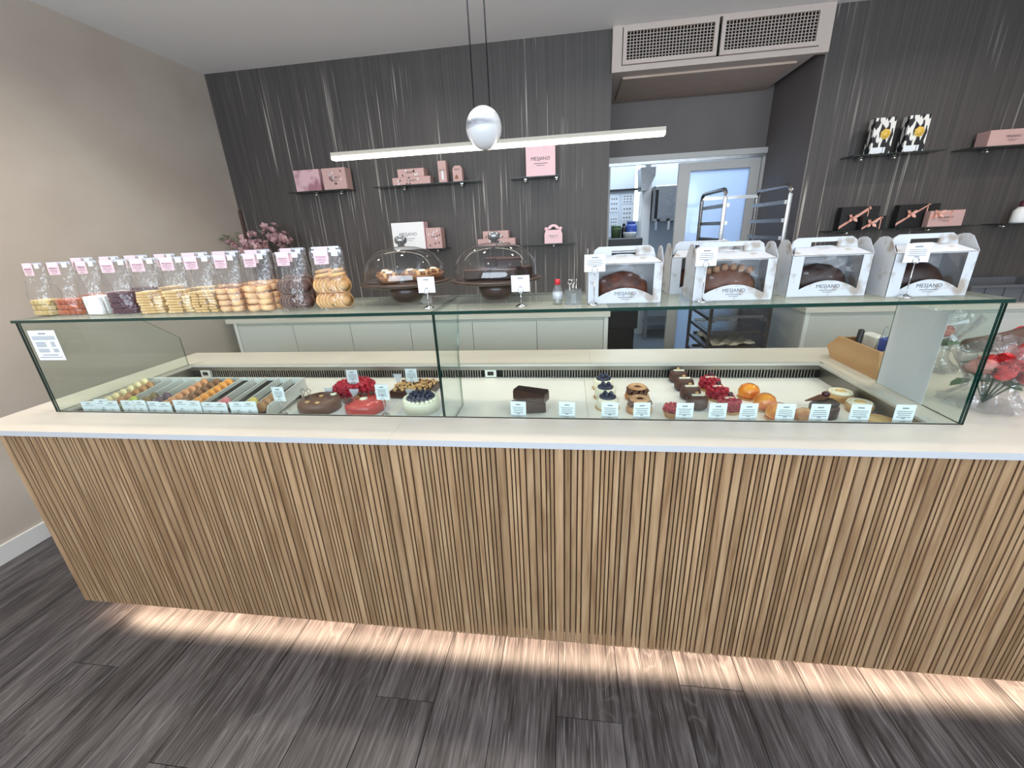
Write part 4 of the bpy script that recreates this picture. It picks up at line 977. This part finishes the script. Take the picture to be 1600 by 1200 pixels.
ob('lettering', text_mesh('MESJANO', .018, 'ink'), t, (0, -.0305, .055)); b = B(); print_lines(b, [(-.022, .022, .042, .0018)], -.0305); b.build('print', 'ink', t)
# black and white printed boxes
for x0, w_ in ((2.025, 'left'), (2.228, 'right')):
    t = thing('patterned_box', 'black and white patterned box with yellow blossom print, %s one of the pair' % w_, 'gift box', (x0 + .063, YB - .10, UZ))
    B().rbox(-.063, .063, -.032, .032, 0, .216, .0015).build('body', 'bw', t)
    b = B()
    for k in range(7): a = 2 * PI * k / 7; b.lathe([(.014, 0), (.014, .0006), (0, .0007)], 12, (.018 * math.cos(a), .018 * math.sin(a), 0))
    b.lathe([(.02, 0), (.02, .0008), (0, .0009)], 14); b.xf(Matrix.Rotation(PI / 2, 4, 'X')); b.build('blossom_print', 'gold', t, (.012, -.0325, .118))
    B().box(-.06, .03, -.0332, -.0325, .006, .04).build('caption_panel', 'card', t)
    B().box(.014, .017, -.0334, -.0325, .004, .09).build('stem_print', 'black', t)
t = gbox('pink_end_box', 'pink gift box on the upper shelf at the right picture edge', 2.725, 3.0, UZ, .095, 'pinkbox', logo='MESJANO', size=.02)
def ribbon(t, hw, h, d, cxx, czz, tilt=.55):
    b = B(); i0 = 0; b.box(-hw * 1.02, hw * 1.02, -.0012, 0, -.011, .011); b.xf(Matrix.Rotation(-tilt, 4, 'Y'))
    # keep the band inside the face
    b.v = [(min(max(x + cxx, -hw), hw), y - d / 2 - .0006, min(max(z + czz, .001), h - .001)) for x, y, z in b.v]
    b.build('ribbon', 'ribbon', t)
    B().box(cxx + hw * .75, cxx + hw * .75 + .006, -d / 2 - .0018, -d / 2 - .0006, .001, h - .001).build('ribbon', 'ribbon', t)
    b = B()
    for a in (.5, 2.6, 3.9, 5.5):
        ca, sa = math.cos(a), math.sin(a)
        b.add([(0, 0, 0), (.022 * ca - .012 * sa, -.010, .022 * sa + .012 * ca), (.042 * ca, -.014, .042 * sa), (.022 * ca + .012 * sa, -.010, .022 * sa - .012 * ca), (.018 * ca, .002, .018 * sa)], [(0, 1, 2, 3), (0, 3, 4), (0, 4, 1), (1, 4, 2), (2, 4, 3)])
    b.ball((0, -.006, 0), .007, 8, 5); b.build('bow', 'ribbon', t, (cxx, -d / 2 - .004, czz))
t = gbox('black_ribbon_box', 'tall black box with rose ribbon bow, left of the black pair', 1.965, 2.215, LZ, .158, 'black', d=.05, yfront=YB - .075); ribbon(t, .125, .158, .05, -.045, .085)
t = gbox('black_small_box', 'small black ribboned box in front of the taller black box', 2.085, 2.235, LZ, .09, 'black', d=.05); ribbon(t, .075, .09, .05, -.02, .045)
t = gbox('black_ribbon_box', 'black box with rose ribbon bow behind the pink box', 2.34, 2.60, LZ, .155, 'black', d=.05, yfront=YB - .075); ribbon(t, .13, .155, .05, -.05, .095)
t = gbox('pink_flat_box', 'pink gift box in front of the black ribboned box', 2.505, 2.72, LZ, .105, 'pinkbox', d=.05, logo='MESJANO', size=.02); ribbon(t, .1075, .105, .05, -.06, .088, .2)
t = thing('white_jar', 'white jar with a red top at the right picture edge', 'jar', (3.09, YB - .1, LZ))
B().lathe([(.04, 0), (.045, .01), (.04, .08), (.02, .105)], 20).build('body', 'whitebox', t); B().lathe([(.02, .105), (.022, .11), (.02, .14), (0, .145)], 16).build('lid', 'jelly', t)

# ------------------------------------------------------------------ blossoms in a vase at the back left
t = thing('blossom_vase', 'vase of pale pink blossom branches on the left back worktop', 'flowers', (-2.56, 3.38, .905))
B().lathe([(.05, 0), (.07, .04), (.075, .12), (.05, .2), (.035, .24), (.04, .26)], 24).build('vase', 'whitebox', t)
random.seed(21)
pb = B()
for k in range(5):
    a = 2 * PI * k / 5; ca, sa = math.cos(a), math.sin(a)
    pb.add([(0, 0, 0), (.020 * ca - .013 * sa, .020 * sa + .013 * ca, .008), (.034 * ca, .034 * sa, .012), (.020 * ca + .013 * sa, .020 * sa - .013 * ca, .008)], [(0, 3, 2, 1)], sm=True)
for k in range(5):
    a = 2 * PI * (k + .5) / 5; ca, sa = math.cos(a), math.sin(a)
    pb.add([(0, 0, .002), (.010 * ca - .010 * sa, .010 * sa + .010 * ca, .014), (.018 * ca, .018 * sa, .022), (.010 * ca + .010 * sa, .010 * sa - .010 * ca, .014)], [(0, 3, 2, 1)], sm=True)
pme = pb.mesh('blossom', ['petal'])
lf = B(); lf.add([(0, 0, 0), (.012, .02, .004), (0, .055, -.002), (-.012, .02, .004)], [(0, 1, 2, 3)]); lme = lf.mesh('leaf', ['dleaf'])
tips = [(-.28, .0, .60), (-.10, -.02, .63), (-.16, .02, .56), (-.02, .0, .56), (.10, -.02, .68), (.17, .0, .66), (.12, .02, .6), (.02, -.03, .55), (.22, 0, .6), (-.22, 0, .55)]
for (x, y, z) in tips:
    B().tube([(0, 0, .2), (x * .35, y * .3, .2 + (z - .2) * .5), (x, y, z)], [.004, .003, .0015], 5).build('branch', 'twig', t)
    n = 7 if x > -.2 else 2
    for q in range(n):
        o = ob('blossom', pme, t, (x + random.uniform(-.05, .05), y + random.uniform(-.05, .03), z + random.uniform(-.06, .04))); o.rotation_euler = (random.uniform(.4, 1.6), random.uniform(-.5, .5), random.uniform(0, 6)); o.scale = (1.05,) * 3
    for q in range(3 if x > -.2 else 8):
        o = ob('leaf', lme, t, (x + random.uniform(-.05, .05), y + random.uniform(-.04, .04), z + random.uniform(-.07, .05))); o.rotation_euler = [random.uniform(0, 6) for _ in range(3)]
tag(B().box(-.012, .012, -.014, 0, .906, 1.77).build('corner_batten', 'kraft', None, (XL + .013, YB - .001, 0)), 'short brown batten standing in the back left corner', 'batten')

# ------------------------------------------------------------------ bouquets at the right end of the counter
def rose_mesh(key, mat):
    b = B(); random.seed(5)
    for ringi, (n, r, h) in enumerate(((2, .006, .038), (3, .011, .039), (4, .016, .037), (5, .021, .033), (5, .025, .028))):
        for k in range(n):
            a0 = 2 * PI * k / n + ringi * .7; vs = []; fs = []
            for u in range(6):
                uu = (u - 2.5) / 2.5
                for v in range(5):
                    f = v / 4; aa = a0 + uu * (PI / n) * 1.3
                    rr = r * (.45 + .62 * math.sin(min(1, f * 1.1) * PI * .72)) * (1 + .05 * uu) + .006 * f ** 6
                    vs.append((rr * math.cos(aa), rr * math.sin(aa), h * f * (1 - .14 * uu * uu) - .003 * ringi))
            for u in range(5):
                for v in range(4): fs.append((u * 5 + v, u * 5 + 5 + v, u * 5 + 6 + v, u * 5 + 1 + v))
            b.add(vs, fs, 0, True)
    return b.mesh('rose', [mat])
rosem = {'rose': rose_mesh('r', 'rose'), 'rosep': rose_mesh('p', 'rosep')}
gl_ = B(); gl_.add([(0, 0, 0), (.018, .025, .004), (.012, .05, .002), (0, .065, -.003), (-.012, .05, .002), (-.018, .025, .004)], [(0, 1, 2, 3, 4, 5)]); glm = gl_.mesh('leaf', ['leaf'])
def bouquet(label, x, y, kinds, h, r, seed, film='wrap', lean=(0, 0), ribbonm=None):
    random.seed(seed); t = thing('bouquet', label, 'bouquet', (x, y, CZ))
    for k, kd in enumerate(kinds):
        a = k * 2.4; rr = r * .62 * math.sqrt(k / max(1, len(kinds))); px, py = rr * math.cos(a) + lean[0], rr * math.sin(a) + lean[1]; z = h - .02 - rr * .5
        o = ob('rose', rosem[kd], t, (px, py, z)); o.rotation_euler = (-py * 3 + .25, px * 3, a); o.scale = (.9,) * 3
        B().tube([(lean[0] * .2, lean[1] * .2, .004), (px, py, z + .004)], .0025, 5).build('stem', 'leaf', t)
    for k in range(12):
        a = k * 1.7; o = ob('leaf', glm, t, (r * .5 * math.cos(a), r * .5 * math.sin(a), h * random.uniform(.35, .75))); o.rotation_euler = (random.uniform(-.4, .6), random.uniform(-.5, .5), a)
    b = B(); n = 26; prof = [(1.0, .003), (.75, .02), (.55, .05), (.55, h * .55), (.95, h * .92), (1.12, h * 1.12)]
    for rr, z in prof:
        for i in range(n):
            q = r * rr * (1 + (.12 if i % 2 else -.06) + random.uniform(-.06, .06)); a = 2 * PI * i / n; b.v.append((q * math.cos(a) + lean[0] * z / h, q * math.sin(a) + lean[1] * z / h, z + (random.uniform(-.02, .02) if z > h * .8 else 0)))
    for k in range(len(prof) - 1):
        for i in range(n): j = (i + 1) % n; b.f.append((k * n + i, k * n + j, k * n + n + j, k * n + n + i)); b.m.append(0); b.s.append(False)
    b.build('wrap', film, t)
    if ribbonm:
        b = B()
        for a in (2.8, 3.6, 4.4, 5.4, .3):
            ca, sa = math.cos(a), math.sin(a); L = .07
            b.add([(0, -.006, 0), (L * ca - .008 * sa, -.02, L * sa + .008 * ca), (L * ca + .008 * sa, -.02, L * sa - .008 * ca), (.004, -.002, .004)], [(0, 1, 2), (0, 2, 3)])
        b.build('ribbon_bow', ribbonm, t, (lean[0] - r * .2, lean[1] - r * .5, h * .95))
    return t
bouquet('bouquet of red roses in clear film right of the glass case', 1.325, 1.42, ['rose', 'rose', 'rose', 'rose', 'rosep', 'rose', 'rosep', 'rose', 'rose', 'rosep', 'rose'], .16, .105, 4, lean=(.0, -.02))
bouquet('bouquet of peach roses in clear film at the right picture edge', 1.60, 1.60, ['rosep', 'rose', 'rosep', 'rosep', 'rose', 'rosep', 'rosep', 'rose'], .14, .105, 6)
bouquet('film wrapped bouquet with white ribbon behind the right end pane', 1.43, 1.80, ['rosep', 'rose', 'rosep', 'rose'], .19, .10, 8, ribbonm='card')
t = thing('brown_paper_bouquet', 'bouquet rolled in brown paper lying behind the rose bouquets', 'bouquet', (1.80, 1.93, CZ), .3)
b = B(); b.lathe([(.03, 0), (.035, .1), (.045, .22), (.062, .34)], 20); b.xf(Matrix.Rotation(PI / 2, 4, 'Y')); b.xf(TR(-.18, 0, .064)); b.build('paper', 'kraft', t)
for k in range(6): o = ob('rose', rosem['rose' if k % 2 else 'rosep'], t, (.13, -.035 + .014 * k, .062 + (k % 3 - 1) * .02)); o.rotation_euler = (0, 1.4, 0)

# ------------------------------------------------------------------ grey crate on the right worktop
t = thing('grey_crate', 'grey plastic crate on the right back worktop', 'crate', (2.92, 3.33, .905))
b = B(); W_, D_, H_ = .30, .2, .115
for (a, c, d, e) in ((-W_, W_, -D_, -D_ + .006), (-W_, W_, D_ - .006, D_), (-W_, -W_ + .006, -D_ + .006, D_ - .006), (W_ - .006, W_, -D_ + .006, D_ - .006)): b.box(a, c, d, e, .004, H_)
b.build('wall', 'grey', t); B().box(-W_, W_, -D_, D_, 0, .004).build('bottom', 'grey', t)
b = B(); b.box(-W_ - .012, W_ + .012, -D_ - .012, -D_, H_ - .014, H_); b.box(-W_ - .012, W_ + .012, D_, D_ + .012, H_ - .014, H_); b.box(-W_ - .012, -W_, -D_, D_, H_ - .014, H_); b.box(W_, W_ + .012, -D_, D_, H_ - .014, H_); b.build('lip', 'grey', t)
for k in range(5): B().box(-W_ + .08 + k * .11, -W_ + .086 + k * .11, -D_ - .009, -D_, .01, H_ - .014).build('rib', 'grey', t)

# ------------------------------------------------------------------ tray trolley in front of the recess
t = thing('tray_trolley', 'tall stainless steel tray trolley standing before the doorway', 'trolley', (0, 0, 0))
x0, x1, y0, y1, zt = 1.03, 1.43, 3.17, 3.70, 1.69
def uframe(x):
    r = .05; pts = [(x, y0, .1), (x, y0, zt - r)] + [(x, y0 + r - r * math.cos(a), zt - r + r * math.sin(a)) for a in (.4, .8, 1.2)] + [(x, y0 + r, zt), (x, y1 - r, zt)] + [(x, y1 - r + r * math.sin(a), zt - r + r * math.cos(a)) for a in (.4, .8, 1.2)] + [(x, y1, zt - r), (x, y1, .1)]
    B().tube(pts, .0135, 8).build('end_frame', 'steel', t)
for x in (x0, x1): uframe(x)
rl = B().box(-.012, .012, y0, y1, -.012, .012).mesh('runner', ['steel'])
for k in range(13):
    z = 1.59 - k * .112
    for x in (x0, x1): ob('runner', rl, t, (x + (.018 if x == x0 else -.018), 0, z))
for z in (.12, 1.66): B().box(x0, x1, y1 - .02, y1 - .004, z - .012, z + .012).build('cross_bar', 'steel', t)
B().box(x0, x1, y0 + .0, y0 + .016, .1, .124).build('cross_bar', 'steel', t)
for x in (x0, x1):
    for y in (y0, y1):
        b = B().lathe([(.0, -.016), (.04, -.016), (.045, -.012), (.045, .012), (.04, .016), (0, .016)], 16).xf(Matrix.Rotation(PI / 2, 4, 'Y')); b.build('castor', 'rubber', t, (x, y, .0455))
for k, z in enumerate((.93, .82, .706, .594, .48)):
    q = thing('baking_tray', 'steel baking tray in the trolley, %s from the top' % ['first', 'second', 'third', 'fourth', 'fifth'][k], 'baking tray', (1.23, 3.43, z))
    b = B(); b.box(-.168, .168, -.24, .24, 0, .003); b.box(-.168, .168, -.24, -.237, .003, .02); b.box(-.168, .168, .237, .24, .003, .02); b.build('tray', 'steel', q)
    if k in (0, 3):
        b = B(); n = 8; random.seed(k)
        for i in range(n):
            for j in range(n): b.v.append((-.15 + .3 * i / (n - 1), -.225 + .45 * j / (n - 1), .008 + random.uniform(0, .03)))
        for i in range(n - 1):
            for j in range(n - 1): a = i * n + j; b.f.append((a, a + n, a + n + 1, a + 1)); b.m.append(0); b.s.append(False)
        b.build('parchment', 'parch', q)

# ------------------------------------------------------------------ kitchen behind the doorway
t = thing('black_oven', 'tall black oven cabinet at the left of the kitchen', 'oven', (0, 0, 0))
B().rbox(.05, .83, 5.15, 5.85, .3, 1.36, .01).build('body', 'black', t); B().box(.1, .8, 5.2, 5.8, 0, .3).build('stand', 'dark', t); B().box(.12, .78, 5.13, 5.15, 1.2, 1.22).build('door_handle', 'steel', t)
def kclutter(name, label, cat, x, y, z, prof, mat, cap=None):
    q = thing(name, label, cat, (x, y, z)); B().lathe(prof, 16).build('body', mat, q)
    if cap: B().lathe([(prof[-1][0], prof[-1][1]), (prof[-1][0], prof[-1][1] + .03), (0, prof[-1][1] + .03)], 12).build('cap', cap, q)
kclutter('blue_jug', 'blue plastic jug on top of the black oven', 'jug', .73, 5.42, 1.36, [(.06, 0), (.075, .05), (.07, .12), (.05, .15)], 'blue', 'blue')
kclutter('green_tub', 'green tub on top of the black oven', 'tub', .56, 5.45, 1.36, [(.055, 0), (.06, .1), (.06, .11)], 'green', 'green')
kclutter('white_tub', 'white tub on top of the black oven in front', 'tub', .70, 5.28, 1.36, [(.07, 0), (.075, .05), (.075, .06)], 'white')
kclutter('black_flask', 'black flask on top of the black oven', 'flask', .64, 5.36, 1.36, [(.03, 0), (.03, .1), (.018, .13)], 'black', 'black')
for k, (x, z, w_, h, m) in enumerate(((.62, 1.79, .12, .22, 'white'), (.80, 1.84, .16, .12, 'white'), (.80, 1.66, .15, .2, 'white'), (.62, 1.55, .12, .15, 'parch'))):
    q = thing('wall_paper_sheet', 'printed paper pinned to the kitchen wall, %s' % ['upper left', 'upper right', 'lower right', 'lower left'][k], 'paper', (x, 6.398, z))
    B().box(-w_ / 2, w_ / 2, -.002, 0, -h / 2, h / 2).build('sheet', 'card', q); b = B()
    for r_ in range(3):
        for c_ in range(3): b.box(-w_ * .35 + c_ * w_ * .26, -w_ * .35 + c_ * w_ * .26 + w_ * .14, -.004, -.0022, h * (-.35 + r_ * .28), h * (-.35 + r_ * .28) + h * .1)
    b.build('print', 'ink', q)
tag(B().box(.50, .92, 6.36, 6.398, 1.94, 1.965).build('note_rail', 'black'), 'dark rail on the kitchen wall above the papers', 'rail')
t = thing('extractor_duct', 'grey extractor duct coming down beside the kitchen window', 'duct', (0, 0, 0))
B().prism([(.88, 2.16), (1.06, 2.16), (1.06, 2.06), (.98, 1.9), (.90, 1.9)], 'Y', 5.9, 6.2).build('hood', 'steel', t); B().box(.95, 1.01, 5.98, 6.1, 2.16, 2.9).build('pipe', 'steel', t)
struct(B().box(.955, 1.06, 6.1, 6.3, 0, 2.9).build('wall_kitchen_pier', 'white_paint'))
w1 = struct(ob('window_1', None)); B().box(.885, .95, 6.385, 6.399, 1.55, 2.3).build('pane', 'skywin', w1); B().box(.875, .885, 6.38, 6.4, 1.5, 2.35).build('frame', 'white_paint', w1)
t = thing('wall_oven', 'stainless steel wall cabinet with knobs in the kitchen', 'appliance', (0, 0, 0))
B().rbox(1.07, 1.7, 5.95, 6.38, 1.53, 1.95, .01).build('body', 'steel', t); B().box(1.12, 1.65, 5.93, 5.95, 1.58, 1.9).build('door', 'steel', t); B().box(1.085, 1.12, 5.94, 5.95, 1.56, 1.9).build('gap', 'dark', t)
for x in (1.14, 1.26, 1.38): b = B().lathe([(.022, 0), (.02, .03), (0, .032)], 12).xf(Matrix.Rotation(PI / 2, 4, 'X')); b.build('knob', 'black', t, (x, 5.95, 1.545))
for x in (1.12, 1.28, 1.44): B().box(x, x + .03, 6.05, 6.09, 1.42, 1.53).build('tap', 'chrome', t)
t = thing('kitchen_bench', 'stainless steel bench against the kitchen back wall', 'bench', (0, 0, 0))
B().box(1.0, 2.2, 5.75, 6.38, .86, .9).build('top', 'steel', t)
for x in (1.02, 2.16): B().box(x, x + .04, 5.78, 5.82, 0, .86).build('leg', 'steel', t)
B().box(1.05, 2.15, 5.8, 6.3, .2, .22).build('lower_shelf', 'steel', t)
t = thing('white_cloth', 'crumpled pale cloth lying low by the kitchen doorway', 'cloth', (.66, 4.75, 0))
b = B(); n = 9; random.seed(2)
for i in range(n):
    for j in range(n):
        u, v = i / (n - 1) * 2 - 1, j / (n - 1) * 2 - 1; e = max(0, 1 - u * u) * max(0, 1 - v * v); b.v.append((u * .12, v * .09, .003 + e * random.uniform(.015, .06)))
for i in range(n - 1):
    for j in range(n - 1): a = i * n + j; b.f.append((a, a + n, a + n + 1, a + 1)); b.m.append(0); b.s.append(True)
b.build('cloth', 'sock', t)
